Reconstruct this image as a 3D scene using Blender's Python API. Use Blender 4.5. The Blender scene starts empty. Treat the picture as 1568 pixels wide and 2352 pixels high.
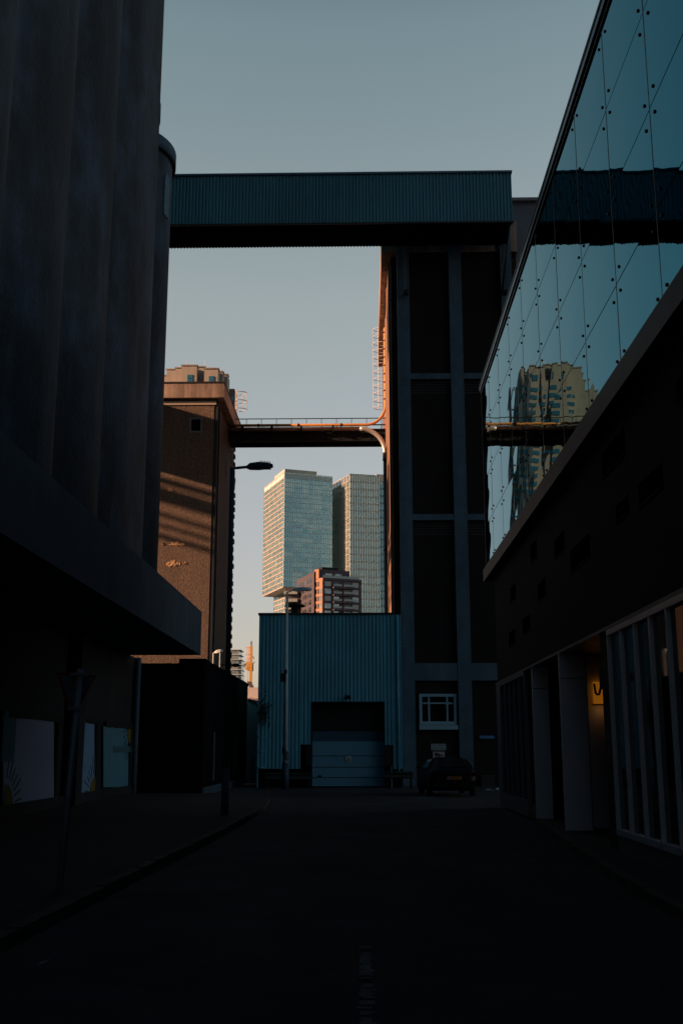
import bpy, bmesh, math, random
from mathutils import Vector, Matrix
R = math.radians
random.seed(7)
sc = bpy.context.scene
COL = sc.collection

# ------------------------------------------------------------------ camera
F, CX, CY = 2469.0, 784.0, 1176.0
TILT, YAW, EYE = R(12.48), R(1.23), 1.65
cam = bpy.data.objects.new('camera', bpy.data.cameras.new('camera'))
COL.objects.link(cam); sc.camera = cam
cam.location = (0, 0, EYE)
cam.rotation_euler = (R(90) + TILT, 0, YAW)
cam.data.sensor_fit = 'VERTICAL'; cam.data.sensor_height = 36; cam.data.sensor_width = 24
cam.data.lens = 36 * F / 2352
cam.data.clip_end = 6000

# ------------------------------------------------------------------ sun and sky
TOSUN = Vector((-0.93, -0.285, 0.281)).normalized()
SUN_EL = math.asin(TOSUN.z)
sun = bpy.data.objects.new('sun', bpy.data.lights.new('sun', 'SUN'))
COL.objects.link(sun)
sun.data.energy = 5.0; sun.data.angle = R(0.55); sun.data.color = (1.0, 0.55, 0.32)
sun.rotation_euler = TOSUN.to_track_quat('Z', 'Y').to_euler()
sun.location = (-30, -10, 60)
world = bpy.data.worlds.new('World'); sc.world = world; world.use_nodes = True
wt = world.node_tree; wn = wt.nodes; wl = wt.links
bg = wn['Background']; bg.inputs['Strength'].default_value = 0.15
sky = wn.new('ShaderNodeTexSky'); sky.sky_type = 'NISHITA'; sky.sun_disc = False
sky.sun_elevation = SUN_EL; sky.sun_rotation = math.atan2(TOSUN.x, TOSUN.y)
sky.altitude = 0; sky.air_density = 1.0; sky.dust_density = 1.5; sky.ozone_density = 1.0
wtc = wn.new('ShaderNodeTexCoord'); wsep = wn.new('ShaderNodeSeparateXYZ')
wl.new(wtc.outputs['Generated'], wsep.inputs[0])
wr = wn.new('ShaderNodeValToRGB'); wl.new(wsep.outputs['Z'], wr.inputs[0])
SKYRAMP = [(0.0, (0.64, 0.49, 0.43)), (0.127, (0.58, 0.50, 0.455)), (0.19, (0.58, 0.515, 0.475)), (0.40, (0.61, 0.60, 0.51)), (0.60, (0.445, 0.535, 0.48)), (0.76, (0.09, 0.16, 0.21)), (1.0, (0.03, 0.075, 0.12))]
while len(wr.color_ramp.elements) < len(SKYRAMP): wr.color_ramp.elements.new(0.5)
for e, (p, c) in zip(wr.color_ramp.elements, SKYRAMP): e.position = p; e.color = (*c, 1)
hs = wn.new('ShaderNodeHueSaturation'); hs.inputs['Saturation'].default_value = 0.55
wl.new(sky.outputs[0], hs.inputs['Color'])
wm = wn.new('ShaderNodeMixRGB'); wm.blend_type = 'MULTIPLY'; wm.inputs[0].default_value = 1
wl.new(hs.outputs[0], wm.inputs[1]); wl.new(wr.outputs[0], wm.inputs[2]); 
# added dimming of the unseen sky behind the camera, darkens the shaded faces
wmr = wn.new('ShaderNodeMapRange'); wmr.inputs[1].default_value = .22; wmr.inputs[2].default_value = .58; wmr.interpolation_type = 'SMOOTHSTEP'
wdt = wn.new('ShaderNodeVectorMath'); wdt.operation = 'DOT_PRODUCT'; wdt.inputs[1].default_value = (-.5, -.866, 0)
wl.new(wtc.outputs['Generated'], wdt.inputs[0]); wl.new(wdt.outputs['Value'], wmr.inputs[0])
wdim = wn.new('ShaderNodeMixRGB'); wdim.blend_type = 'MULTIPLY'; wdim.inputs[2].default_value = (.19, .25, .31, 1)
wl.new(wmr.outputs[0], wdim.inputs[0]); wl.new(wm.outputs[0], wdim.inputs[1]); wl.new(wdim.outputs[0], bg.inputs['Color'])
sc.view_settings.view_transform = 'Standard'; sc.view_settings.look = 'None'
sc.view_settings.gamma = 1; sc.view_settings.exposure = 1.0
sc.render.engine = 'CYCLES'; sc.cycles.max_bounces = 6; sc.cycles.use_denoising = True

# ------------------------------------------------------------------ geometry of the view (all sizes in metres)
_f = Vector((-math.sin(YAW)*math.cos(TILT), math.cos(YAW)*math.cos(TILT), math.sin(TILT)))
_r = Vector((math.cos(YAW), math.sin(YAW), 0)); _u = _r.cross(_f)
def ray(u, v, rot=0.0):
    d = _f + _r*((u-CX)/F) + _u*((CY-v)/F)
    if rot: d = Matrix.Rotation(-rot, 3, 'Z') @ d
    return d
def atY(u, v, Y, rot=0.0):
    d = ray(u, v, rot); s = Y/d.y; return Vector((d.x*s, Y, EYE + d.z*s))
def atX(u, v, X, rot=0.0):
    d = ray(u, v, rot); s = X/d.x; return Vector((X, d.y*s, EYE + d.z*s))
def atZ(u, v, Z, rot=0.0):
    d = ray(u, v, rot); s = (Z-EYE)/d.z; return Vector((d.x*s, d.y*s, Z))

# ------------------------------------------------------------------ materials
MATS = {}
def base_mat(name):
    m = bpy.data.materials.new(name); m.use_nodes = True
    nt = m.node_tree; return m, nt, nt.nodes, nt.links, nt.nodes['Principled BSDF']
def mth(n, l, op, a, b=None, c=None):
    x = n.new('ShaderNodeMath'); x.operation = op
    for i, q in enumerate((a, b, c)):
        if q is None: continue
        if isinstance(q, (int, float)): x.inputs[i].default_value = q
        else: l.new(q, x.inputs[i])
    return x.outputs[0]
def noise(n, l, vec, scale, detail=5, sx=(1, 1, 1), rough=.55):
    mp = n.new('ShaderNodeMapping'); mp.inputs['Scale'].default_value = sx; l.new(vec, mp.inputs[0])
    t = n.new('ShaderNodeTexNoise'); t.inputs['Scale'].default_value = scale; t.inputs['Detail'].default_value = detail
    t.inputs['Roughness'].default_value = rough; l.new(mp.outputs[0], t.inputs[0]); return t.outputs[0]
def M(name, col, rough=.85, metal=0., var=.2, sc_=1.5, bump=.15, bsc=25, streak=0., ssc=2.0, spec=.3, dirt=0., col2=None, emit=None):
    if name in MATS: return MATS[name]
    m, nt, n, l, b = base_mat(name)
    b.inputs['Roughness'].default_value = rough; b.inputs['Metallic'].default_value = metal
    b.inputs['Specular IOR Level'].default_value = spec
    tc = n.new('ShaderNodeTexCoord').outputs['Object']
    f = mth(n, l, 'MULTIPLY_ADD', noise(n, l, tc, sc_, 7), 2*var*1.6, 1-var*1.6)
    if streak:
        s = noise(n, l, tc, ssc, 5, (1, 1, .06), .65)
        s = mth(n, l, 'MULTIPLY_ADD', s, 3*streak, 1-1.5*streak)
        f = mth(n, l, 'MULTIPLY', f, s)
    if dirt:
        d = noise(n, l, tc, .35, 8, (1, 1, .4), .7)
        mr = n.new('ShaderNodeMapRange'); mr.inputs[1].default_value = .42; mr.inputs[2].default_value = .62
        mr.inputs[3].default_value = 1-dirt; mr.inputs[4].default_value = 1; l.new(d, mr.inputs[0])
        f = mth(n, l, 'MULTIPLY', f, mr.outputs[0])
    f = mth(n, l, 'MAXIMUM', f, .08)
    mx = n.new('ShaderNodeVectorMath'); mx.operation = 'SCALE'; mx.inputs[0].default_value = col
    if col2:
        mm = n.new('ShaderNodeMixRGB'); l.new(noise(n, l, tc, sc_*.5, 4), mm.inputs[0])
        mm.inputs[1].default_value = (*col, 1); mm.inputs[2].default_value = (*col2, 1); l.new(mm.outputs[0], mx.inputs[0])
    l.new(f, mx.inputs['Scale']); l.new(mx.outputs[0], b.inputs['Base Color'])
    if bump:
        bp = n.new('ShaderNodeBump'); bp.inputs['Strength'].default_value = min(1, bump*2); bp.inputs['Distance'].default_value = .03*bump/.15
        l.new(noise(n, l, tc, bsc, 6), bp.inputs['Height']); l.new(bp.outputs[0], b.inputs['Normal'])
    if emit:
        b.inputs['Emission Color'].default_value = (*emit[0], 1); b.inputs['Emission Strength'].default_value = emit[1]
    MATS[name] = m; return m
def BRICK(name, c1, c2, mortar, bw=.22, bh=.075, ms=.012, bump=.4, stain=.35, msc=.5):
    if name in MATS: return MATS[name]
    m, nt, n, l, b = base_mat(name)
    b.inputs['Roughness'].default_value = .9; b.inputs['Specular IOR Level'].default_value = .2
    tc = n.new('ShaderNodeTexCoord').outputs['Object']
    sp = n.new('ShaderNodeSeparateXYZ'); l.new(tc, sp.inputs[0])
    cb = n.new('ShaderNodeCombineXYZ'); l.new(mth(n, l, 'ADD', sp.outputs[0], sp.outputs[1]), cb.inputs[0]); l.new(sp.outputs[2], cb.inputs[1])
    t = n.new('ShaderNodeTexBrick'); l.new(cb.outputs[0], t.inputs[0]); t.inputs['Scale'].default_value = 1
    t.inputs['Color1'].default_value = (*c1, 1); t.inputs['Color2'].default_value = (*c2, 1); t.inputs['Mortar'].default_value = (*mortar, 1)
    t.inputs['Brick Width'].default_value = bw; t.inputs['Row Height'].default_value = bh; t.inputs['Mortar Size'].default_value = ms
    f = mth(n, l, 'MULTIPLY_ADD', noise(n, l, tc, msc, 8, (1, 1, .6), .65), 2*stain*1.5, 1-stain*1.5)
    mx = n.new('ShaderNodeVectorMath'); mx.operation = 'SCALE'; l.new(t.outputs['Color'], mx.inputs[0]); l.new(f, mx.inputs['Scale'])
    l.new(mx.outputs[0], b.inputs['Base Color'])
    h = mth(n, l, 'SUBTRACT', noise(n, l, tc, 18, 5), t.outputs['Fac'])
    bp = n.new('ShaderNodeBump'); bp.inputs['Strength'].default_value = bump; bp.inputs['Distance'].default_value = .02
    l.new(h, bp.inputs['Height']); l.new(bp.outputs[0], b.inputs['Normal'])
    MATS[name] = m; return m
def MIRROR(name, col, rough=.01, wob=.0, wsc=.8, metal=1., wdist=.02, wsx=(1, 1, 1), tint=None):
    if name in MATS: return MATS[name]
    m, nt, n, l, b = base_mat(name)
    b.inputs['Base Color'].default_value = (*col, 1); b.inputs['Metallic'].default_value = metal; b.inputs['Roughness'].default_value = rough
    if tint: b.inputs['Specular Tint'].default_value = (*tint, 1)
    if wob:
        tc = n.new('ShaderNodeTexCoord').outputs['Object']
        bp = n.new('ShaderNodeBump'); bp.inputs['Strength'].default_value = wob; bp.inputs['Distance'].default_value = wdist
        l.new(noise(n, l, tc, wsc, 1, wsx), bp.inputs['Height']); l.new(bp.outputs[0], b.inputs['Normal'])
    MATS[name] = m; return m
def PANES(name, c1, c2, pw, ph, rough=.12, metal=.7):
    "curtain wall glass whose panes differ a little in tone (blinds, rooms)"
    if name in MATS: return MATS[name]
    m, nt, n, l, b = base_mat(name)
    b.inputs['Metallic'].default_value = metal; b.inputs['Roughness'].default_value = rough
    tc = n.new('ShaderNodeTexCoord').outputs['Object']
    sn = n.new('ShaderNodeVectorMath'); sn.operation = 'SNAP'; sn.inputs[1].default_value = (pw, pw, ph); l.new(tc, sn.inputs[0])
    w = n.new('ShaderNodeTexWhiteNoise'); w.noise_dimensions = '3D'; l.new(sn.outputs[0], w.inputs[0])
    f = mth(n, l, 'MULTIPLY', w.outputs['Value'], noise(n, l, tc, .06, 3))
    f = mth(n, l, 'MULTIPLY', f, 1.8)
    mm = n.new('ShaderNodeMixRGB'); l.new(f, mm.inputs[0]); mm.inputs[1].default_value = (*c1, 1); mm.inputs[2].default_value = (*c2, 1)
    l.new(mm.outputs[0], b.inputs['Base Color']); MATS[name] = m; return m

silo_conc = M('silo_concrete', (0.028, 0.048, 0.077), var=.62, sc_=.7, bump=.3, bsc=9, streak=.5, ssc=.95, dirt=.7)  # cool blue of the shade put into the concrete colours
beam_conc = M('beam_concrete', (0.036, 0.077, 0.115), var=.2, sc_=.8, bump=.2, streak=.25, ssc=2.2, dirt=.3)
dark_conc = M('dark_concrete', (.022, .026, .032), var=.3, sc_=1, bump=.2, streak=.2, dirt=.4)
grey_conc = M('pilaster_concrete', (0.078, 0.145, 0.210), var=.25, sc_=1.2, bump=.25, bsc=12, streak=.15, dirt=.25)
pale_conc = M('pale_render', (.13, .15, .19), var=.1, sc_=.6, bump=.1, streak=.05)
tan_conc = M('weathered_tan_concrete', (0.336, 0.248, 0.200), var=.22, sc_=1.2, bump=.2, bsc=14, streak=.95, ssc=2.2, dirt=.45)
tan_trim = M('tan_trim', (0.360, 0.288, 0.232), var=.08, bump=.05)
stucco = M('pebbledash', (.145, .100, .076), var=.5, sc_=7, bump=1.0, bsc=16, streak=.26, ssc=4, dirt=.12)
stucco_shaded = M('pebbledash_shaded', (0.039, 0.027, 0.022), var=.3, sc_=8, bump=.6, bsc=20, streak=.15, dirt=.2)  # shade of the unlit sides put into this copy of the pebbledash
spall = M('spalled_brick', (.55, .33, .17), var=.5, sc_=9, bump=.6, bsc=14)
brick_dark = BRICK('shaded_front_brick', (.017, .013, .014), (.010, .009, .010), (.026, .026, .028))  # darkness of the shaded tower front put into the brick colour
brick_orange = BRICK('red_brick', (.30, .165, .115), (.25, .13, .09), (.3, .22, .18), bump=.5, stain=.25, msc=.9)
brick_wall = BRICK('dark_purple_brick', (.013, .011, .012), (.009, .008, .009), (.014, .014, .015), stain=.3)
low_brick = M('tarred_block', spec=.0, rough=.95, col=(.009, .010, .013), var=.3, sc_=2, bump=.2, streak=.2, dirt=.3)
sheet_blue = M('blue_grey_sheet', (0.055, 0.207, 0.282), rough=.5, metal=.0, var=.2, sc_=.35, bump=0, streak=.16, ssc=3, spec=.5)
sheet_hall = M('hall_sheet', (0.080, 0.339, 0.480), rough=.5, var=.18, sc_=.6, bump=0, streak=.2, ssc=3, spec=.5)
sheet_under = M('shaded_underside_sheet', (.004, .006, .008), rough=.9, spec=0., var=.2, bump=0)  # near black, shade under the gallery put into the sheet colour
trim_dark = M('dark_trim', (.02, .03, .035), rough=.5, var=.15, bump=0)
trim_blue = M('parapet_metal', (.10, .19, .27), rough=.35, metal=.4, var=.1, bump=0)
ledge_m = M('ledge_metal', spec=.1, col=(0.011, 0.032, 0.052), rough=.5, var=.2, bump=.05, streak=.1)
steel_dark = M('dark_steel', (.013, .017, .020), rough=.7, spec=.1, metal=0., var=.25, bump=.05)
steel_grey = M('galvanised_steel', (.42, .40, .38), rough=.4, metal=.5, var=.15, bump=0)
steel_white = M('white_painted_steel', (0.465, 0.450, 0.435), rough=.5, var=.1, bump=0)
pipe_tan = M('tan_pipe_paint', (0.216, 0.168, 0.144), rough=.5, var=.2, bump=.05, dirt=.3)
pipe_orange = M('orange_pipe_paint', (0.496, 0.216, 0.056), rough=.45, var=.2, bump=.02)
pole_white = M('pole_paint', (0.374, 0.544, 0.646), rough=.55, var=.2, sc_=6, bump=.05)
pole_dark = M('dark_pole_paint', (.045, .075, .095), rough=.5, var=.15, bump=0)
pole_stripe = M('pole_stripe_paint', (.02, .05, .09), rough=.6, var=.1, bump=0)
lamp_glass = M('lamp_lens', (.25, .27, .27), rough=.2, var=.05, bump=0)
door_pale = M('roller_door_paint', (0.100, 0.280, 0.420), rough=.5, var=.08, bump=0, streak=.05)
door_mid = M('roller_door_window', (.03, .08, .14), rough=.6, var=.05, bump=0, spec=.2)
black = M('black_void', (.006, .006, .007), rough=.9, var=.1, bump=0)
rubber = M('black_rubber', (.012, .013, .014), rough=.8, var=.2, bump=.05)
win_frame = M('white_window_paint', (.22, .40, .52), rough=.5, var=.1, bump=.02)
win_glass = M('window_glass_dark', (0.010, 0.012, 0.015), rough=.08, var=.05, bump=0, spec=.5)
panel_white = M('pale_metal_panel', (.80, .82, .90), rough=.45, var=.06, bump=0, streak=.05)
frame_white = M('shopfront_frame', (.80, .84, .92), rough=.4, var=.08, bump=0, spec=.5)
frame_far = M('shopfront_frame_dull', (.16, .19, .22), rough=.5, var=.08, bump=0)
shop_glass = MIRROR('shopfront_glass', (.004, .007, .011), .03, .12, .5, metal=0.); shop_glass.node_tree.nodes['Principled BSDF'].inputs['Specular IOR Level'].default_value = .22
sign_white = M('sign_white', (.32, .45, .52), rough=.5, var=.04, bump=0)
sign_pink = M('sign_offwhite', (.42, .40, .44), rough=.5, var=.04, bump=0)
sign_blue = M('street_sign_blue', (.02, .17, .42), rough=.4, var=.03, bump=0)
ink = M('sign_ink', (.02, .03, .06), rough=.6, var=.02, bump=0)
white_ink = M('sign_lettering_white', (.35, .5, .65), rough=.6, var=.02, bump=0)
sign_back = M('sign_back_aluminium', (0.120, 0.170, 0.210), rough=.5, metal=.3, var=.1, bump=0)
sign_red = M('sign_red', (.30, .03, .015), rough=.5, var=.05, bump=0)
clamp_m = M('clamp_steel', (.50, .46, .46), rough=.3, metal=.5, var=.1, bump=0)
galv_pole = M('galvanised_pole', (0.220, 0.242, 0.275), rough=.5, metal=.3, var=.25, sc_=8, bump=0)
asphalt = M('asphalt', (.050, .054, .064), rough=.9, var=.5, sc_=1.1, bump=.35, bsc=60, dirt=.35, spec=.25)
paving = BRICK('paving_bricks', (.048, .038, .034), (.030, .028, .027), (.014, .014, .014), bw=.2, bh=.1, ms=.008, bump=.5)
kerb_m = M('kerb_stone', (.085, .070, .058), rough=.9, var=.35, sc_=1.2, bump=.2, dirt=.4)
paint_worn = M('worn_road_paint', (.16, .17, .18), rough=.8, var=.6, sc_=6, bump=.1, dirt=.8)
mural_white = M('mural_paint_white', (.25, .30, .38), rough=.8, var=.12, sc_=1, bump=.1, col2=(.20, .25, .42))
mural_blue = M('mural_paint_blue', (.16, .34, .52), rough=.8, var=.12, sc_=1, bump=.1, col2=(.16, .28, .52))
mural_sky = M('mural_paint_sky', (0.072, 0.210, 0.299), rough=.8, var=.12, sc_=1, bump=.1)
mural_sun = M('mural_paint_yellow', (0.130, 0.103, 0.013), rough=.8, var=.2, bump=.05)
mural_line = M('mural_outline', (.010, .012, .014), rough=.8, var=.2, bump=.05)
mural_ray = M('mural_ray_paint', (.035, .05, .06), rough=.8, var=.2, bump=0)
mural_teal = M('mural_paint_teal', (0.040, 0.120, 0.150), rough=.8, var=.2, bump=0)
car_paint = M('black_car_paint', (0.005, 0.005, 0.006), rough=.45, var=.05, bump=0, spec=.15)
plate_m = M('licence_plate_orange', (.34, .14, .01), rough=.5, var=.05, bump=0)
tail_m = M('tail_light_red', (.03, .004, .004), spec=0., rough=.9, var=.05, bump=0)
litter_m = M('litter_plastic', (.25, .42, .50), rough=.5, var=.3, sc_=20, bump=0)
bin_m = M('cabinet_paint', (.02, .032, .034), rough=.6, var=.1, bump=0)
glow = M('amber_lamp_shade', (.5, .2, .02), rough=.5, var=.05, bump=0, emit=((1, .33, .02), .078))
white_block = M('white_render', (0.496, 0.440, 0.416), rough=.8, var=.06, bump=0)
drain_m = M('black_drainpipe', (.02, .022, .025), rough=.5, var=.1, bump=0)
facade_glass = MIRROR('tinted_facade_glass', (.012, .10, .17), .008, .14, 1.0, wsx=(1, .6, 1), wdist=.02, tint=(.56, .80, .84))
bolt_m = M('bolt_steel', (.012, .014, .016), rough=.4, var=.05, bump=0)
tw_glass = PANES('tower_glass', (.24, .50, .57), (.56, .73, .69), 5.0, 2.65, .2, .85)
tw_fin = M('tower_fins', (0.432, 0.418, 0.374), rough=.6, var=.05, sc_=.1, bump=0)
tw_fin2 = M('tower_fins_skylit', (.62, .78, .76), rough=.6, var=.05, sc_=.1, bump=0)  # haze and teal sky light put into this fin colour
tw_warm = M('tower_floor_edges', (0.45, 0.345, 0.27), rough=.6, var=.05, bump=0)
tw_slot = M('tower_dark_slots', (.10, .19, .22), rough=.5, var=.05, bump=0)
tw_soffit = M('tower_soffit', (.30, .29, .28), rough=.7, var=.05, bump=0)
apt_brick = M('apartment_brick_shaded', (0.099, 0.085, 0.107), rough=.9, var=.15, sc_=.6, bump=0)  # copy of the apartment brick with shade in its colour
apt_sunlit = M('apartment_brick_sunlit', (0.308, 0.167, 0.108), rough=.9, var=.12, sc_=.6, bump=0)  # copy of the apartment brick with warm sunlight in its colour
apt_glass = PANES('apartment_glass', (.10, .15, .17), (.34, .35, .33), 2.5, 3, .12, .8)
apt_pane = M('apartment_blind', (.34, .36, .34), rough=.3, var=.2, sc_=.4, bump=0, spec=.6)
rail_glass = M('balcony_glass', (.22, .30, .31), rough=.15, var=.1, bump=0, spec=.8)
tan_tower = M('tan_tower_panels', (0.313, 0.272, 0.232), rough=.85, var=.14, sc_=.35, bump=0, streak=.10, ssc=.6)
tan_win = MIRROR('tower_window', (.12, .36, .42), .06, metal=.8)
slim_m = PANES('slim_tower_glass', (.30, .38, .38), (.55, .55, .52), 3, 3, .2, .6)
slim_band = M('slim_tower_floors', (.5, .5, .47), rough=.7, var=.05, bump=0)
rig_m = M('rig_orange_paint', (0.624, 0.288, 0.048), rough=.5, var=.1, bump=0)
rig_dark = M('rig_dark_steel', (.10, .07, .07), rough=.5, var=.1, bump=0)
flag_m = M('flag_cloth', (.30, .28, .10), rough=.9, var=.5, sc_=.9, bump=0, col2=(.03, .08, .14))
roof_m = M('roofing_felt', (.05, .05, .052), rough=.9, var=.2, bump=0)
soil = M('bare_ground', (.06, .055, .05), rough=.95, var=.3, sc_=.05, bump=0)

# ------------------------------------------------------------------ mesh helpers
def box(bm, x0, x1, y0, y1, z0, z1):
    if x0 > x1: x0, x1 = x1, x0
    if y0 > y1: y0, y1 = y1, y0
    if z0 > z1: z0, z1 = z1, z0
    v = [bm.verts.new(p) for p in ((x0,y0,z0),(x1,y0,z0),(x1,y1,z0),(x0,y1,z0),(x0,y0,z1),(x1,y0,z1),(x1,y1,z1),(x0,y1,z1))]
    for f in ((3,2,1,0),(4,5,6,7),(0,1,5,4),(1,2,6,5),(2,3,7,6),(3,0,4,7)): bm.faces.new([v[i] for i in f])
def prism(bm, pts, z0, z1):
    a = [bm.verts.new((p[0], p[1], z0)) for p in pts]; b = [bm.verts.new((p[0], p[1], z1)) for p in pts]
    n = len(pts); bm.faces.new(a[::-1]); bm.faces.new(b)
    for i in range(n): bm.faces.new((a[i], a[(i+1) % n], b[(i+1) % n], b[i]))
def extr(bm, pts, vec):
    "closed outline (3D points) pushed along vec"
    a = [bm.verts.new(p) for p in pts]; b = [bm.verts.new(Vector(p)+Vector(vec)) for p in pts]
    n = len(pts); bm.faces.new(a[::-1]); bm.faces.new(b)
    for i in range(n): bm.faces.new((a[i], a[(i+1) % n], b[(i+1) % n], b[i]))
def seg(bm, A, B, t0, t1, z0, z1, s0=0., s1=None):
    "box along the line A->B (plan), from offset t0 to t1 outward (right-hand side), metres s0..s1 along it"
    A = Vector((A[0], A[1])); B = Vector((B[0], B[1])); d = (B-A); L = d.length; d /= L
    if s1 is None: s1 = L
    nrm = Vector((d.y, -d.x))
    P = [A+d*s0+nrm*t1, A+d*s1+nrm*t1, A+d*s1+nrm*t0, A+d*s0+nrm*t0]
    prism(bm, P, z0, z1)
def cyl(bm, p0, p1, r0, r1=None, n=12, cap=True):
    p0, p1 = Vector(p0), Vector(p1); r1 = r0 if r1 is None else r1
    d = (p1-p0).normalized(); a = d.orthogonal().normalized(); b = d.cross(a)
    A, B = [], []
    for i in range(n):
        t = 2*math.pi*i/n; o = a*math.cos(t)+b*math.sin(t)
        A.append(bm.verts.new(p0+o*r0)); B.append(bm.verts.new(p1+o*r1))
    for i in range(n):
        f = bm.faces.new((A[i], A[(i+1) % n], B[(i+1) % n], B[i])); f.smooth = n > 8
    if cap: bm.faces.new(A[::-1]); bm.faces.new(B)
def tube(bm, pts, r, n=8, closed=False):
    pts = [Vector(p) for p in pts]; rings = []
    ref = None
    for i, p in enumerate(pts):
        a = pts[i-1] if (i or closed) else p; b = pts[(i+1) % len(pts)] if (i < len(pts)-1 or closed) else p
        d = (b-a).normalized()
        ref = d.orthogonal().normalized() if ref is None else (ref - d*ref.dot(d)).normalized()
        c = d.cross(ref)
        rings.append([bm.verts.new(p+(ref*math.cos(2*math.pi*k/n)+c*math.sin(2*math.pi*k/n))*r) for k in range(n)])
    m = len(rings)
    for i in range(m if closed else m-1):
        A, B = rings[i], rings[(i+1) % m]
        for k in range(n):
            f = bm.faces.new((A[k], A[(k+1) % n], B[(k+1) % n], B[k])); f.smooth = True
    if not closed: bm.faces.new(rings[0][::-1]); bm.faces.new(rings[-1])
def corr_y(bm, x0, x1, z0, z1, y, pitch, dep, wid=.45):
    "trapezoid sheet in the XZ plane facing -Y"
    pr = []; x = x0
    while x < x1-1e-6:
        for fx, fy in ((0, 0), (wid, 0), (wid+.12, dep), (.88, dep)):
            xx = x+fx*pitch
            if xx <= x1: pr.append((xx, y+fy))
        x += pitch
    pr.append((x1, y))
    lo = [bm.verts.new((a, b, z0)) for a, b in pr]; hi = [bm.verts.new((a, b, z1)) for a, b in pr]
    for i in range(len(pr)-1): bm.faces.new((lo[i], lo[i+1], hi[i+1], hi[i]))
def corr_z(bm, x0, x1, y0, y1, z, pitch, dep):
    pr = []; x = x0
    while x < x1-1e-6:
        for fx, fz in ((0, 0), (.4, 0), (.5, dep), (.9, dep)):
            xx = x+fx*pitch
            if xx <= x1: pr.append((xx, z+fz))
        x += pitch
    pr.append((x1, z))
    lo = [bm.verts.new((a, y0, b)) for a, b in pr]; hi = [bm.verts.new((a, y1, b)) for a, b in pr]
    for i in range(len(pr)-1): bm.faces.new((lo[i], hi[i], hi[i+1], lo[i+1]))
def wall_holes(bm, axis, c0, c1, a0, a1, z0, z1, holes):
    "wall slab between c0..c1 on its thin axis with rectangular openings (a0,a1,z0,z1)"
    cuts = sorted({a0, a1, *[h[0] for h in holes], *[h[1] for h in holes]})
    cuts = [c for c in cuts if a0 <= c <= a1]
    for i in range(len(cuts)-1):
        p, q = cuts[i], cuts[i+1]; mid = (p+q)/2
        hs_ = sorted([(h[2], h[3]) for h in holes if h[0] < mid < h[1]]); z = z0
        for h in hs_+[(z1, z1)]:
            if h[0] > z+1e-5:
                if axis == 'x': box(bm, c0, c1, p, q, z, h[0])
                else: box(bm, p, q, c0, c1, z, h[0])
            z = max(z, h[1])

def thing(name, label, cat, loc=(0, 0, 0), rot=0., group=None, kind=None):
    o = bpy.data.objects.new(name, None); COL.objects.link(o); o.location = loc; o.rotation_euler = (0, 0, rot)
    o.empty_display_size = .2
    if kind: o['kind'] = kind
    if label: o['label'] = label; o['category'] = cat
    if group: o['group'] = group
    return o
def put(name, bm, mat, parent=None, root=None, label=None):
    "one mesh object; vertices are given in scene metres (or the root's unrotated frame)"
    root = root or parent
    if root is not None and root.type != 'EMPTY':
        root = root.parent if root.parent is not None else root
        if root.type != 'EMPTY': root = root.parent
    off = Vector(root.location) if root is not None else Vector((0, 0, 0))
    if off.length: bmesh.ops.translate(bm, verts=bm.verts, vec=-off)
    bmesh.ops.recalc_face_normals(bm, faces=bm.faces)
    me = bpy.data.meshes.new(name); bm.to_mesh(me); bm.free()
    me.materials.append(mat)
    o = bpy.data.objects.new(name, me); COL.objects.link(o); o.parent = parent
    if label: o['label'] = label
    return o
def solo(name, bm, mat, label, cat, group=None, kind=None):
    o = put(name, bm, mat)
    if kind: o['kind'] = kind
    if label: o['label'] = label; o['category'] = cat
    if group: o['group'] = group
    return o
def B(): return bmesh.new()
def mk(fn, *a):
    bm = B(); fn(bm, *a); return bm
def dup(root, loc=None, rotz=None, label=None):
    r = root.copy(); COL.objects.link(r)
    if loc is not None: r.location = loc
    if rotz is not None: r.rotation_euler = (0, 0, rotz)
    if label: r['label'] = label
    for ch in list(root.children):
        c = ch.copy(); COL.objects.link(c); c.parent = r
        for g in list(ch.children):
            d = g.copy(); COL.objects.link(d); d.parent = c
    return r
def text_mesh(s, size, depth=.004):
    cu = bpy.data.curves.new('t', 'FONT'); cu.body = s; cu.size = size; cu.extrude = depth; cu.align_x = 'CENTER'; cu.align_y = 'CENTER'
    o = bpy.data.objects.new('t', cu); COL.objects.link(o)
    bpy.context.view_layer.update()
    me = bpy.data.meshes.new_from_object(o.evaluated_get(bpy.context.evaluated_depsgraph_get()))
    bm = B(); bm.from_mesh(me); bpy.data.objects.remove(o); bpy.data.meshes.remove(me); return bm
def lettering(name, s, size, centre, parent, mat, face='y', width=None):
    "flat lettering standing on a sign that faces -Y (or -X)"
    bm = text_mesh(s, size)
    if width:
        xs = [v.co.x for v in bm.verts]; w = max(xs)-min(xs); bmesh.ops.scale(bm, vec=(width/w, 1, 1), verts=bm.verts)
    bmesh.ops.rotate(bm, verts=bm.verts, matrix=Matrix.Rotation(R(90), 3, 'X'))
    if face == 'x': bmesh.ops.rotate(bm, verts=bm.verts, matrix=Matrix.Rotation(R(-90), 3, 'Z'))
    bmesh.ops.translate(bm, verts=bm.verts, vec=centre)
    return put(name, bm, mat, parent)

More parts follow.
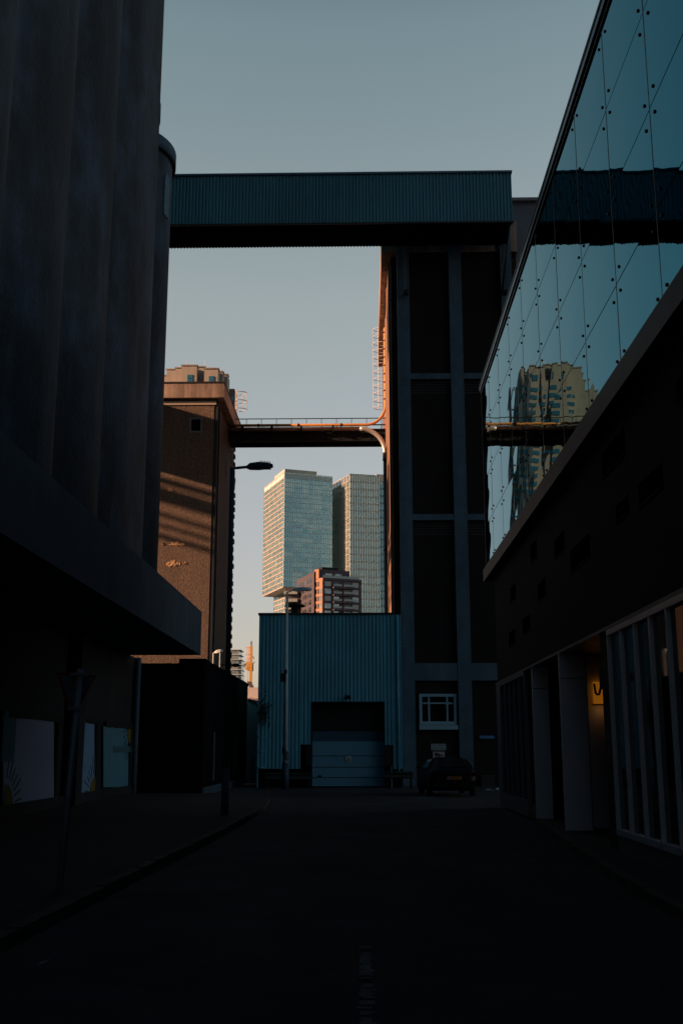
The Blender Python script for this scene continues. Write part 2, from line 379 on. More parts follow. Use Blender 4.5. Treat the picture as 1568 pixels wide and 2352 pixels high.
# ================================================================== SETTING
def ground():
    bm = B(); vs = [bm.verts.new(p) for p in ((-1500, -600, -.06), (1500, -600, -.06), (1500, 2500, -.06), (-1500, 2500, -.06))]; bm.faces.new(vs)
    solo('ground', bm, soil, None, None, kind='structure')
    # road sheet with gentle unevenness
    bm = B(); nx, ny = 40, 120; g = []
    rr = random.Random(3)
    for j in range(ny+1):
        y = -14+j*(68/ny); g.append([bm.verts.new((-16+i*(28/nx), y, -.012*math.sin(i*.7+j*.13)+rr.uniform(-.003, .003)-.01)) for i in range(nx+1)])
    for j in range(ny):
        for i in range(nx):
            f = bm.faces.new((g[j][i], g[j][i+1], g[j+1][i+1], g[j+1][i])); f.smooth = True
    solo('road', bm, asphalt, None, None, kind='structure')
ground()
# left pavement and kerb, right pavement and kerb
LK = [(-3.35, -14), (-3.15, 4), (-3.05, 9), (-2.95, 15), (-2.8, 22), (-2.75, 30), (-3.1, 36), (-4.2, 39), (-6.0, 40.2)]
RK = [(3.25, -14), (3.15, 4), (3.08, 9), (3.12, 13), (3.25, 16), (3.5, 20), (3.85, 25), (4.15, 30), (4.5, 34.5)]
def pave(K, xw, name):
    bm = B()
    for (x, y), (x2, y2) in zip(K, K[1:]):
        o = .15 if xw > 0 else -.15
        prism(bm, [(x+o, y), (xw, y), (xw, y2), (x2+o, y2)] if xw > 0 else [(xw, y), (x+o, y), (x2+o, y2), (xw, y2)], -.05, .115)
    solo(name, bm, paving, None, None, kind='structure')
    bm = B(); rr = random.Random(5)
    for (x, y), (x2, y2) in zip(K, K[1:]):
        L = math.hypot(x2-x, y2-y); n = max(1, int(L))
        for k in range(n):
            a, b = k/n, (k+1)/n-.012
            o = .15 if xw > 0 else -.15; dz = rr.uniform(-.006, .006)
            p = [(x+(x2-x)*a, y+(y2-y)*a), (x+(x2-x)*b, y+(y2-y)*b)]
            q = [p[0], (p[0][0]+o, p[0][1]), (p[1][0]+o, p[1][1]), p[1]]
            prism(bm, q if xw > 0 else q[::-1], -.05, .122+dz)
    solo('kerb', bm, kerb_m, None, None, kind='structure')
pave(LK, -9.2, 'pavement'); pave(RK, 7.5, 'pavement')
bm = B(); rr = random.Random(11)
for k in range(46):     # one worn dash in the middle of the lane
    y = 7.1+k*2.7/46
    if rr.random() < .3: continue
    x0 = -.045+rr.uniform(-.02, .02); x1 = .05+rr.uniform(-.02, .02)
    vs = [bm.verts.new(p) for p in ((x0, y, .012), (x1, y+rr.uniform(-.01, .01), .012), (x1, y+.055, .012), (x0, y+.055, .012))]; bm.faces.new(vs)
solo('road_marking', bm, paint_worn, None, None, kind='structure')

# ================================================================== SILO BUILDING (left)
ROT = R(0.5)
silo = thing('silo_building', 'huge fluted concrete silo wall with overhanging beam filling the left side of the street', 'silo building', rot=ROT)
def fluted():
    bm = B(); y0, y1, z0, z1 = -24.5, 34.1, 6.0, 44.0; pitch = 4.45; ys = []; y = y1
    n = 14
    while y > y0:
        for k in range(n): ys.append((y-pitch*k/n, k/n))
        y -= pitch
    zs = [z0+(z1-z0)*i/40 for i in range(41)]
    rows = []
    for yy, ph in ys:
        sag = .65*math.sin(math.pi*ph)**.8 if 0 < ph < 1 else 0
        if yy > y1-pitch/2: sag = .65
        rows.append([bm.verts.new((-7.52+sag, yy, z)) for z in zs])
    for a, b in zip(rows, rows[1:]):
        for i in range(40):
            f = bm.faces.new((a[i], b[i], b[i+1], a[i+1])); f.smooth = True
    # roof, end wall and back
    a = rows[0]
    e0 = bm.verts.new((-30, y1, z0)); e1 = bm.verts.new((-30, y1, z1)); bm.faces.new([a[0], *a[1:], e1, e0])
    f0 = bm.verts.new((-30, ys[-1][0], z0)); f1 = bm.verts.new((-30, ys[-1][0], z1)); bm.faces.new([e0, e1, f1, f0])
    bm.faces.new([r[-1] for r in rows]+[f1, e1])
    return bm
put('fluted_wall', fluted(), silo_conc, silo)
bm = B(); extr(bm, [(-5.67, -24, 5.05), (-5.67, -24, 6.64), (-7.6, -24, 6.64), (-7.6, -24, 5.05)], (0, 63.6, 0))
box(bm, -12.5, -7.6, -24, 39.6, 5.05, 6.6)
put('overhanging_beam', bm, beam_conc, silo)
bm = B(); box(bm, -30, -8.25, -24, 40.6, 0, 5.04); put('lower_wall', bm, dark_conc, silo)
for yy in (8, 18.5, 31.4): bm = B(); box(bm, -8.24, -7.85, yy-.35, yy+.35, 0, 5.04); put('wall_pier', bm, dark_conc, silo)
bm = B(); cyl(bm, (-8.1, 40.3, .1), (-8.1, 40.3, 5.0), .12); put('downpipe', bm, grey_conc, silo)
bm = B(); box(bm, -8.24, -8.12, -10, 40.4, .1, .4); put('plinth', bm, dark_conc, silo)
# painted panels on the lower wall (blue skies with a corner sun in heavy outlines)
def mural(name_lbl, u0, u1, vt0, vt1, vb0, vb1, m, sun_at, rays_from, extra):
    X = -8.2
    a = atX(u0, vb0, X, ROT); b = atX(u1, vb1, X, ROT); c = atX(u1, vt1, X, ROT); d = atX(u0, vt0, X, ROT)
    bm = B(); extr(bm, [a, b, c, d], (.03, 0, 0)); pn = put('mural_panel', bm, m, silo, label=name_lbl)
    y0, y1, z0, z1 = a.y, b.y, (a.z+b.z)/2, (c.z+d.z)/2
    bm = B(); w = .16; ww = (y1-y0)*.045+.12
    rr = random.Random(int(u0))
    def wob(p, q, t):  # hand painted stroke
        pts = []; n = 8
        for i in range(n+1):
            s = i/n; P = Vector(p).lerp(Vector(q), s); pts.append(P+Vector((0, rr.uniform(-.02, .02), rr.uniform(-.02, .02))))
        d_ = (Vector(q)-Vector(p)).normalized(); nn = Vector((1, 0, 0)).cross(d_)
        for A, C in zip(pts, pts[1:]):
            extr(bm, [A-nn*t/2, C-nn*t/2, C+nn*t/2, A+nn*t/2], (.02, 0, 0))
    Xs = X+.032
    wob((Xs, y0-.1, z1+.08), (Xs, y1+ww, z1+.08), w*1.3); wob((Xs, y1+ww*.5, z0-.05), (Xs, y1+ww*.5, z1+.1), ww); wob((Xs, y0-.1, z0-.04), (Xs, y1+.1, z0-.04), .06)
    put('outline', bm, mural_line, pn)
    bm = B(); cy, cz = (y0 if sun_at[0] < 0 else y1), (z0 if sun_at[1] < 0 else z1); r_ = .52
    pts = [(Xs+.002, cy, cz)]
    for k in range(10):
        t = math.pi/2*k/9; pts.append((Xs+.002, cy-sun_at[0]*r_*1.25*math.cos(t), cz-sun_at[1]*r_*math.sin(t)))
    extr(bm, pts, (.012, 0, 0)); put('painted_sun', bm, mural_sun, pn)
    bm = B()
    for k in range(7):
        t = R(8+k*12.5); dy, dz = -sun_at[0]*math.cos(t)*1.25, -sun_at[1]*math.sin(t)
        r1, r2 = .66, .66+rr.uniform(.3, .62)
        A = Vector((Xs, cy+dy*r1, cz+dz*r1)); C = Vector((Xs, cy+dy*r2, cz+dz*r2)); nn = Vector((1, 0, 0)).cross((C-A).normalized())*.018
        extr(bm, [A-nn, C-nn, C+nn, A+nn], (.01, 0, 0))
    put('painted_rays', bm, mural_ray, pn)
    if extra:
        bm = B()
        for (fy0, fy1, fz0, fz1) in extra: box(bm, Xs, Xs+.016, y0+(y1-y0)*fy0, y0+(y1-y0)*fy1, z0+(z1-z0)*fz0, z0+(z1-z0)*fz1)
        put('painted_bar', bm, mural_teal, pn)
mural('off white panel with a small yellow sun low at its near corner', 6, 122, 1643, 1657, 1848, 1841, mural_white, (-1, -1), None, [(-.10, .12, .5, 1.06)])
mural('blue panel with a yellow sun low at its far corner', 160, 215, 1657, 1658, 1828, 1827, mural_blue, (1, -1), None, [(.16, .34, .5, 1.0)])
mural('light blue panel with a yellow sun at its top corner', 236, 293, 1668, 1672, 1808, 1809, mural_sky, (1, 1), None, [(.3, 1.1, .58, .68), (1.12, 1.3, 0, .5)])

# round silos beyond the flat wall
def rsilo(cy, label):
    t = thing('concrete_silo', label, 'silo', (-9.3, cy, 6.64), group='round silos beyond the fluted wall')
    bm = B(); cyl(bm, (-9.3, cy, 6.64), (-9.3, cy, 24.2), 2.12, n=48); put('drum', bm, silo_conc, t)
    bm = B(); cyl(bm, (-9.3, cy, 24.2), (-9.3, cy, 24.75), 2.26, n=48); put('rim', bm, beam_conc, t)
    t.location = Matrix.Rotation(ROT, 3, 'Z') @ Vector(t.location); t.rotation_euler[2] = ROT
    return t
def atrot(x, y): v = Matrix.Rotation(ROT, 3, 'Z') @ Vector((x, y, 0)); return v
s1 = rsilo(34.9, 'round concrete silo top just peeking out behind the tall fluted wall')
s2 = rsilo(38.35, 'round concrete silo standing last in the row, touching the blue conveyor gallery')
s2['label'] = 'round concrete silo last in the row with a narrow opening under its rim'; _l, s2.location, s2.rotation_euler[2] = Vector(s2.location), (-9.3, 38.35, 6.64), 0
bm = B(); wz = 22.4
for a in (R(-14),):
    c, s = math.cos(a), math.sin(a); p = Vector((-9.3+2.12*c, 38.35+2.12*s, 0)); tng = Vector((-s, c, 0)); o = Vector((c, s, 0))*.03
    pts = [p-tng*.22+Vector((0, 0, 21.7)), p+tng*.22+Vector((0, 0, 21.7)), p+tng*.22+Vector((0, 0, 23.2)), p+tng*.12+Vector((0, 0, 23.45)), p-tng*.12+Vector((0, 0, 23.45)), p-tng*.22+Vector((0, 0, 23.2))]
    extr(bm, [q-o for q in pts], o*2)
put('opening', bm, M('opening_shutter', (.06, .13, .18), bump=0), s2); s2.location = _l; s2.rotation_euler[2] = ROT
# unseen blockers added out of the frame to shade the street and band the tower
t = thing('shade_block', 'tall plain unseen block added behind the round silos to shade the street', 'shadow blocker', (-13.5, 40, 0))
bm = B(); box(bm, -16.5, -13.6, 34.6, 48.2, 0, 41); put('blocker_wall', bm, silo_conc, t)
bm = B(); box(bm, -16.7, -13.4, 34.4, 48.3, 41, 41.6); put('blocker_top', bm, beam_conc, t)
t = thing('shadow_gallery', 'unseen box on legs added to cast the broad shadow band on the pebbledash tower', 'shadow caster', (-22, 52, 0))  # unseen, added to throw the broad shadow band
bm = B(); box(bm, -23.0, -21.0, 47.7, 57.0, 20.1, 23.35); put('shadow_box', bm, sheet_blue, t)
bm = B()
for y in (49, 56): cyl(bm, (-22.8, y, 0), (-22.8, y, 20.6), .14); cyl(bm, (-21.6, y, 0), (-21.6, y, 20.6), .14)
put('support_legs', bm, steel_dark, t)
t = thing('shadow_pipes', 'unseen stack of pipes added to cast thin shadow bands on the tower', 'pipe rack', (-45, 46, 0))  # unseen pipes, added for the thin soft shadow bands
for z, r_ in ((26.3, .2), (25.5, .42), (24.4, .13), (23.8, .11), (23.2, .15)):
    bm = B(); cyl(bm, (-45, 36, z), (-45, 54, z), r_); put('pipe', bm, pipe_tan, t)
bm = B()
for y in (37, 53): cyl(bm, (-45.6, y, 0), (-45.6, y, 27.2), .15)
put('rack_post', bm, steel_dark, t)

# ================================================================== CONVEYOR GALLERY (blue bridge)
ZB, ZT = 1.65+25.25, 1.65+27.95
br = thing('conveyor_bridge', 'long blue corrugated conveyor gallery spanning high over the street', 'conveyor bridge', (0, 49.7, ZB))
X1 = atY(1174.5, 450, 48.5).x
zn0, zn1 = atY(800, 513, 48.5).z, atY(800, 401, 48.5).z
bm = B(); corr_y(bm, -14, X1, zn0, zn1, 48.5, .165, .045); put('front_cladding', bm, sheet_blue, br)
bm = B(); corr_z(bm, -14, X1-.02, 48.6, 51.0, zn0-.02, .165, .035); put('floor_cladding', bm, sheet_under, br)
bm = B(); box(bm, -14, X1-.05, 50.95, 51.0, zn0+.03, zn1); put('rear_cladding', bm, sheet_blue, br)
bm = B(); box(bm, X1-.03, X1+.01, 48.52, 51.0, zn0, zn1); put('end_cladding', bm, sheet_blue, br)
bm = B(); box(bm, -14, X1+.05, 48.42, 51.1, zn1, zn1+.1); put('roof_flashing', bm, trim_blue, br)
bm = B(); box(bm, -14, X1+.05, 48.43, 48.5, zn0-.07, zn0+.02); put('bottom_trim', bm, trim_dark, br)
for u0, u1, vb, vt in ((929.5, 937, 668, 515), (1155, 1164, 668, 520)):
    a = atY(u0, vb, 50.9); b = atY(u1, vb, 50.9); bm = B(); box(bm, a.x, b.x, 50.75, 50.95, a.z, zn0-.03)
    box(bm, a.x-.12, b.x+.02, 50.95, 51.35, a.z-.06, a.z+.06)
    put('support_bracket', bm, pole_dark, br)
bm = B(); a = atY(1153, 668, 50.9); b = atY(1171, 520, 48.7); tube(bm, [a, (b.x, 48.7, zn0-.05)], .07); put('diagonal_strut', bm, pole_dark, br)

# ================================================================== RIGHT BRICK TOWER
TY = 51.5
tw = thing('brick_tower', 'tall dark brick elevator tower framed by grey concrete piers, right of the shed', 'tower', (5, TY, 0))
topz = 28.9
def px(u, v=1000, Y=TY): return atY(u, v, Y).x
xL0, xL1 = px(914.5, 900), px(943, 900); xC0, xC1 = px(1036, 900), px(1065.5, 900); xR0, xR1 = px(1151, 694), px(1177, 694)
zb = [(atY(980, a, TY).z, atY(980, b, TY).z) for a, b in ((870, 857), (1194.5, 1180.5), (1563, 1523))]
wu0, wu1, wv0, wv1 = 963, 1047, 1594, 1665
W0 = atY(wu0, wv1, TY+.25); W1 = atY(wu1, wv0, TY+.25)
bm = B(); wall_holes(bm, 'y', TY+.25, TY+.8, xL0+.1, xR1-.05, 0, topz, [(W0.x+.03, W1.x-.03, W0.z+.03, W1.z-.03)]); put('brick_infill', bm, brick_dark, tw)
for x0, x1 in ((xL0, xL1), (xC0, xC1), (xR0, xR1)):
    bm = B(); box(bm, x0, x1, TY, TY+.3, 0, topz); put('concrete_pier', bm, grey_conc, tw)
for z0, z1 in zb:
    bm = B()
    for x0, x1 in ((xL1, xC0), (xC1, xR0)): box(bm, x0+.002, x1-.002, TY+.02, TY+.3, z0, z1)
    put('concrete_beam', bm, grey_conc, tw)
# courses of paler bricks below each beam
for z0, z1 in zb[:2]:
    for x0, x1 in ((xL1+.05, xC0-.05), (xC1+.05, xR0-.05)):
        bm = B()
        for k in range(5): box(bm, x0, x1, TY+.24, TY+.26, z0-.12-k*.14, z0-.08-k*.14)
        put('brick_course', bm, M('pale_course', (.05, .055, .06), var=.6, sc_=4), tw)
SX = 1.33
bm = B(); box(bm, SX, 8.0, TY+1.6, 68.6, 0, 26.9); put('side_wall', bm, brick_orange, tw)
bm = B(); box(bm, SX+.12, 8.0, TY+.8, TY+1.6, 0, 27.5); put('corner_return', bm, stucco_shaded, tw)  # shaded corner, its darkness put into the colour
bm = B(); box(bm, .97, 8.0, TY+.2, 68.8, 26.9, 28.6); put('roof_cornice', bm, tan_conc, tw)
bm = B()
for y in (56.0, 60.4, 64.8, 68.2): box(bm, SX-.05, SX, y-.22, y+.22, 0, 26.9)
put('side_pier', bm, brick_orange, tw)
# window in the ground floor
wn_ = put('window', mk(box, W0.x+.02, W1.x-.02, TY+.5, TY+.53, W0.z, W1.z), win_glass, tw)
bm = B(); w_, h_ = W1.x-W0.x, W1.z-W0.z; y0, y1 = TY+.12, TY+.3
t_ = .13
box(bm, W0.x, W1.x, y0, y1, W1.z-t_, W1.z); box(bm, W0.x, W1.x, y0, y1, W0.z, W0.z+t_*1.2)
box(bm, W0.x, W0.x+t_, y0, y1, W0.z+t_*1.2, W1.z-t_); box(bm, W1.x-t_, W1.x, y0, y1, W0.z+t_*1.2, W1.z-t_)
for fx in (.26, .75): box(bm, W0.x+w_*fx-.04, W0.x+w_*fx+.04, y0+.04, y1+.05, W0.z+t_*1.2, W1.z-t_)
zt_ = W1.z-h_*.30
for a, b in ((t_/w_, .26), (.26, .75), (.75, 1-t_/w_)): box(bm, W0.x+w_*a+.04, W0.x+w_*b-.04, y0+.06, y1+.05, zt_-.035, zt_+.035)
put('frame', bm, win_frame, wn_)
bm = B(); box(bm, W0.x-.02, W1.x+.04, TY-.02, TY+.3, W0.z-.22, W0.z-.02); put('sill', bm, win_frame, wn_)
# far paler building behind the tower
t = thing('rendered_building', 'smooth grey rendered building with a pale coping behind the brick tower', 'building', (12, 52.5, 0))
zt = atY(1210, 465, 52.5).z
bm = B(); box(bm, px(1168, 600, 52.5), 26, 52.5, 70, 0, zt); put('rendered_wall', bm, pale_conc, t)
bm = B(); box(bm, px(1168, 600, 52.5)-.1, 26.2, 52.25, 70.2, zt, atY(1210, 453, 52.25).z); put('coping', bm, M('grey_coping', (.24, .24, .25), bump=.05, dirt=.3), t)

# caged ladder on the tower side
def cage(name, label, x, y, z0, z1, r_, n, mat, grp='caged ladders on the towers', sgn=-1, step=None, rails=True, wide=.26):
    t = thing(name, label, 'ladder', (x, y, z0), group=grp)
    bm = B()
    for dy in (-wide, wide): cyl(bm, (x, y+dy, z0-.5), (x, y+dy, z1+.2), .03, n=6)
    put('rail', bm, mat, t)
    bm = B(); k = 0; z = z0-.3
    while z < z1: cyl(bm, (x, y-wide, z), (x, y+wide, z), .015, n=5); z += .3
    put('rungs', bm, mat, t)
    for i in range(n):
        z = z0+(z1-z0)*i/(n-1); bm = B()
        pts = [(x, y-wide-.08, z)]+[(x+sgn*(.12+r_*math.sin(math.pi*q/12)), y-(wide+.1)*math.cos(math.pi*q/12), z) for q in range(13)]+[(x, y+wide+.08, z)]
        tube(bm, pts, .022, 5); put('hoop', bm, mat, t)
    bm = B()
    for q in (2, 6, 10): cyl(bm, (x+sgn*(.12+r_*math.sin(math.pi*q/12)), y-(wide+.1)*math.cos(math.pi*q/12), z0), (x+sgn*(.12+r_*math.sin(math.pi*q/12)), y-(wide+.1)*math.cos(math.pi*q/12), z1), .016, n=5)
    put('cage_strips', bm, mat, t)
    return t
LY = 63.5
lx = atY(884, 850, LY).x; lz1 = atY(875, 757, LY).z; lz0 = atY(875, 937, LY).z
cage('caged_ladder', 'tall sunlit caged ladder beside the orange pipe on the right tower', lx, LY, lz0, lz1, .62, 12, steel_white)
LY2 = 62.6
l2 = atY(543, 920, LY2)
cage('caged_ladder', 'short caged ladder at the roof edge of the pebbledash tower', l2.x, LY2, atY(555, 941, LY2).z, atY(555, 903, LY2).z, .52, 3, steel_white, sgn=1)

# ================================================================== LEFT PEBBLEDASH TOWER
LTY = 56.7
lt = thing('pebbledash_tower', 'brown pebbledash tower with a tan concrete cornice, lit by low sun', 'tower', (-10, LTY, 0))
ctop = atY(450, 880, LTY-.3).z; cbot = atY(450, 913, LTY-.3).z; ft = atY(450, 921.5, LTY).z; fb = atY(450, 930.5, LTY).z
cx_ = atY(515, 880, LTY-.3).x; wx = atY(499, 930, LTY).x
fx_ = -17.5; yE = 64.9
bm = B(); wy0, wy1 = atY(436.5, 992, LTY), atY(463.5, 961, LTY)
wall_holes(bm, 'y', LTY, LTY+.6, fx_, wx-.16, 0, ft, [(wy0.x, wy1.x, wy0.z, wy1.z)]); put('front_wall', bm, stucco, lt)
bm = B(); box(bm, fx_, wx, LTY+.6, yE-.35, 0, cbot); put('side_wall', bm, stucco_shaded, lt)
bm = B(); box(bm, wx-.15, wx+.04, LTY+.03, LTY+.62, 0, cbot); put('corner_strip', bm, dark_conc, lt)
bm = B(); box(bm, fx_, wx-.05, LTY-.06, LTY, fb, ft); put('frieze', bm, tan_trim, lt)
bm = B(); box(bm, fx_-.3, cx_, LTY-.3, yE+.2, cbot, ctop); put('cornice', bm, tan_conc, lt)
bm = B(); box(bm, fx_-.3, cx_+.03, LTY-.34, yE+.22, ctop, ctop+.08); put('roof_edge', bm, dark_conc, lt)
bm = B()    # toothed brick edge at the far corner
z = .5; rr = random.Random(2); 
box(bm, wx-.6, wx-.02, yE-.35, yE, 0, cbot-.4)
while z < cbot-.6:
    hh = rr.uniform(.22, .34); box(bm, wx-.02, wx+.07+rr.uniform(-.02, .05), yE-.35, yE+.05, z, z+hh); z += hh+rr.uniform(.16, .3)
put('toothed_corner', bm, stucco_shaded, lt)
wb = put('window', mk(box, wy0.x, wy1.x, LTY+.35, LTY+.4, wy0.z, wy1.z), win_glass, lt)
bm = B(); 
for a, b, c, d in ((wy0.x-.04, wy0.x+.05, wy0.z, wy1.z), (wy1.x-.05, wy1.x+.04, wy0.z, wy1.z)): box(bm, a, b, LTY-.03, LTY+.1, c, d)
for a, b in ((wy0.z-.04, wy0.z+.05), (wy1.z-.05, wy1.z+.04)): box(bm, wy0.x-.05, wy1.x+.05, LTY-.035, LTY+.1, a, b)
put('frame', bm, M('old_frame_paint', (.14, .14, .15), bump=0), wb)
def spatch(u0, u1, v0, v1, seed):
    rr = random.Random(seed); a = atY(u0, v1, LTY); b = atY(u1, v0, LTY); bm = B(); n = 14; top = []; bot = []
    for i in range(n+1):
        x = a.x+(b.x-a.x)*i/n; m_ = math.sin(math.pi*min(max(i/n, .04), .96))**.5
        zc = (a.z+b.z)/2+rr.uniform(-.05, .05); h2 = (b.z-a.z)/2*m_*rr.uniform(.45, 1.1)
        top.append((x, zc+h2)); bot.append((x, zc-h2*.8))
    for i in range(n):
        q = [bm.verts.new((x_, LTY-.012-rr.uniform(0, .03), z_)) for x_, z_ in (bot[i], bot[i+1], top[i+1], top[i])]; bm.faces.new(q)
        q2 = [bm.verts.new((x_, LTY+.01, z_)) for x_, z_ in (bot[i], bot[i+1], top[i+1], top[i])]; bm.faces.new(q2)
    put('spalled_patch', bm, spall, lt)
spatch(385, 398, 1120, 1131, 1); spatch(388, 425, 1244, 1256, 2); spatch(382, 414, 1286, 1305, 3); spatch(418, 430, 1291, 1297, 4); spatch(371, 377, 1246, 1253, 5)
bm = B(); cyl(bm, (wx+.12, LTY+.25, 0), (wx+.12, LTY+.25, ft-.3), .06); put('downpipe', bm, drain_m, lt)
bm = B(); rr = random.Random(4)
for u, v in ((521, 935), (521, 1075), (531, 1095), (539, 1110), (533, 1050)):
    p = atX(u, v, wx+.02); extr(bm, [(wx+.01, p.y-.35, p.z-.3), (wx+.01, p.y+.1, p.z-.4), (wx+.01, p.y+.3, p.z+.2), (wx+.01, p.y-.1, p.z+.45)], (.02, 0, 0))
put('peeled_render', bm, dark_conc, lt)

# ================================================================== PIPE BRIDGE
PY = 61.9
pb = thing('pipe_bridge', 'steel footbridge carrying pipes between the two towers', 'pipe bridge', (-3.5, PY, atY(700, 1010, PY).z))
xa, xb = wx-.1, SX
def zY(v, Y=PY): return atY(715, v, Y).z
z_b, z_t = zY(1012.5), zY(986)
bm = B(); box(bm, xa, xb, PY, PY+.12, z_b, z_b+.3); box(bm, xa, xb, PY-.06, PY+.18, z_b-.03, z_b); box(bm, xa, xb, PY-.04, PY+.16, z_b+.3, z_b+.36)
box(bm, xa, xb, PY+.02, PY+.1, z_b+.36, z_t-.06); box(bm, xa, xb, PY-.05, PY+.17, z_t-.06, z_t)
put('front_girder', bm, steel_dark, pb)
bm = B(); box(bm, xa, xb, PY+1.3, PY+1.42, z_b, z_t-.02); put('rear_girder', bm, steel_dark, pb)
bm = B(); box(bm, xa, xb, PY+.18, PY+1.3, z_t-.1, z_t-.04); put('deck', bm, steel_dark, pb)
bm = B(); n = 10
for k in range(n):
    x0 = xa+(xb-xa)*k/n; x1 = xa+(xb-xa)*(k+1)/n; box(bm, x0-.04, x0+.04, PY-.05, PY+.0, z_b+.02, z_t-.04)
    tube(bm, [(x0, PY-.01, z_b+.06), (x1, PY-.01, z_b+.3)], .025, 5)
put('stiffeners', bm, steel_dark, pb)
zr = zY(961.5); zm = zY(975)
bm = B()
for yy in (PY, PY+1.38): cyl(bm, (xa-.3, yy, zr), (xb, yy, zr), .028, n=6); cyl(bm, (xa-.3, yy, (zr+z_t)/2-.05), (xb, yy, (zr+z_t)/2-.05), .016, n=6)
put('handrail', bm, steel_dark, pb)
for k in range(11):
    x0 = xa+.25+(xb-xa-.5)*k/10; bm = B()
    for yy in (PY, PY+1.38): cyl(bm, (x0, yy, z_t), (x0, yy, zr), .018, n=5)
    put('baluster', bm, steel_dark, pb)
# pipes carried by the bridge
zp = zY(977, PY-.2); pY = PY-.25
bm = B(); cyl(bm, (xa-.4, pY, zp), (xb-.2, pY, zp), .075, n=10); put('walkway_pipe', bm, pipe_orange, pb) if False else bm.free()
pts = [Vector((xa-.4, pY, zp))]; xe = atY(886, 977, pY).x-.02
x_start = xe-1.15
pts.append(Vector((x_start, pY, zp)))
for k in range(1, 9):
    a = math.pi/2*k/8; pts.append(Vector((x_start+1.15*math.sin(a), pY, zp+1.25*(1-math.cos(a)))))
zo = atY(887, 757, pY).z
pts += [Vector((xe, pY, zo)), Vector((xe+.06, pY, zo+.25)), Vector((xe+.25, pY, zo+.45))]
t = thing('drain_pipe', 'orange pipe running along the footbridge and bending up the right tower', 'pipe', pts[0])
bm = B(); tube(bm, pts, .085, 10); put('pipe_run', bm, pipe_orange, t)
bm = B()
for f_ in range(9):
    z = zp+1.6+(zo-zp-1.8)*f_/8; cyl(bm, (xe, pY, z-.04), (xe, pY, z+.04), .11, n=10); box(bm, xe, SX, pY-.03, pY+.03, z-.03, z+.03)
for f_ in (.2, .45, .72): x = xa+(xe-xa)*f_; cyl(bm, (x-.04, pY, zp), (x+.04, pY, zp), .11, n=10)
put('pipe_clamps', bm, steel_dark, t)
zq = zY(985.5, PY-.3); qY = PY-.32
r_b = atY(888, 1000, qY).x-.12
zq2 = zq
x_s = atY(826, 985, qY).x; rad = r_b-x_s
pts = [Vector((xa-.6, qY, zq)), Vector((x_s, qY, zq))]
for k in range(1, 11):
    a = math.pi/2*k/10; pts.append(Vector((x_s+rad*math.sin(a), qY, zq-rad*(1-math.cos(a)))))
zc = atY(888, 1052, qY).z; 
t = thing('elbow_pipe', 'pale grey pipe curving off the footbridge down the right tower', 'pipe', pts[0])
bm = B(); tube(bm, pts[:2], .12, 10); put('straight_run', bm, pipe_tan, t)
bm = B(); tube(bm, pts[1:]+[Vector((r_b, qY, zc))], .14, 10); put('bend', bm, steel_grey, t)
bm = B(); cyl(bm, (r_b, qY, zc), (r_b, qY, .4), .11, n=10)
for z in (zc-.1, 13, 8.5): cyl(bm, (r_b, qY, z-.06), (r_b, qY, z+.06), .15, n=10)
put('down_run', bm, pole_dark, t)
bm = B()
for f_ in (.12, .34, .56, .8): x = xa+(x_s-xa)*f_; box(bm, x-.06, x+.06, qY-.14, PY+.1, zq-.2, zq+.2)
put('pipe_saddle', bm, steel_dark, t)

# ================================================================== CORRUGATED SHED
HY = 49.4
hl, hr = atY(592.5, 1600, HY).x, atY(922, 1600, HY).x
ht = atY(760, 1412, HY).z; hb = atY(760, 1766, HY).z
d0 = atY(716, 1808, HY); d1 = atY(881.5, 1614, HY); dx0, dx1 = d0.x, d1.x; dz1 = d1.z
n0 = atY(690, 1710, HY); n1 = atY(903, 1711, HY)
sh = thing('corrugated_shed', 'blue corrugated metal loading shed with a roller door at the end of the street', 'shed', (-1.4, HY, 0))
bm = B()
corr_y(bm, hl, n0.x, hb, ht, HY, .172, .04); corr_y(bm, n0.x, dx0, n0.z, ht, HY, .172, .04)
corr_y(bm, dx0, dx1, dz1, ht, HY, .172, .04); corr_y(bm, dx1, n1.x, n1.z, ht, HY, .172, .04); corr_y(bm, n1.x, hr, hb, ht, HY, .172, .04)
put('front_cladding', bm, sheet_hall, sh)
bm = B(); tube(bm, [(hr-.16, HY-.09, ht-.05), (hr-.16, HY-.09, hb-.3)], .045, 8); put('downpipe', bm, sheet_hall, sh)
bm = B(); box(bm, hl, hl+.04, HY+.05, HY+16, 0, ht); box(bm, hr-.5, hr-.46, HY+.05, HY+2, 0, ht); put('side_cladding', bm, sheet_hall, sh)
bm = B(); box(bm, hl-.05, atY(908, 1412, HY).x, HY-.06, HY+16, ht, ht+.09); put('roof_edge', bm, trim_dark, sh)
bm = B(); box(bm, hl+.05, dx0-.03, HY+.3, HY+.4, 0, hb+.25); box(bm, n0.x+.02, dx0-.03, HY+.3, HY+.4, hb+.25, n0.z+.1)
put('base_wall', bm, low_brick, sh)
bm = B(); box(bm, dx1+.03, hr-.05, HY+.3, HY+.4, 0, hb+.25); box(bm, dx1+.03, n1.x-.02, HY+.3, HY+.4, hb+.25, n1.z+.1)
put('base_wall', bm, low_brick, sh)
bm = B(); box(bm, hl+.05, hr-.05, HY+.55, HY+.62, 0, ht-.03); put('inner_wall', bm, black, sh)
for (a, b) in ((n0.x+.27, dx0-.02), (dx1+.02, n1.x-.05)):
    bm = B(); box(bm, a, b, HY-.05, HY+.34, .95, n0.z-.03); put('dock_bumper', bm, rubber, sh)
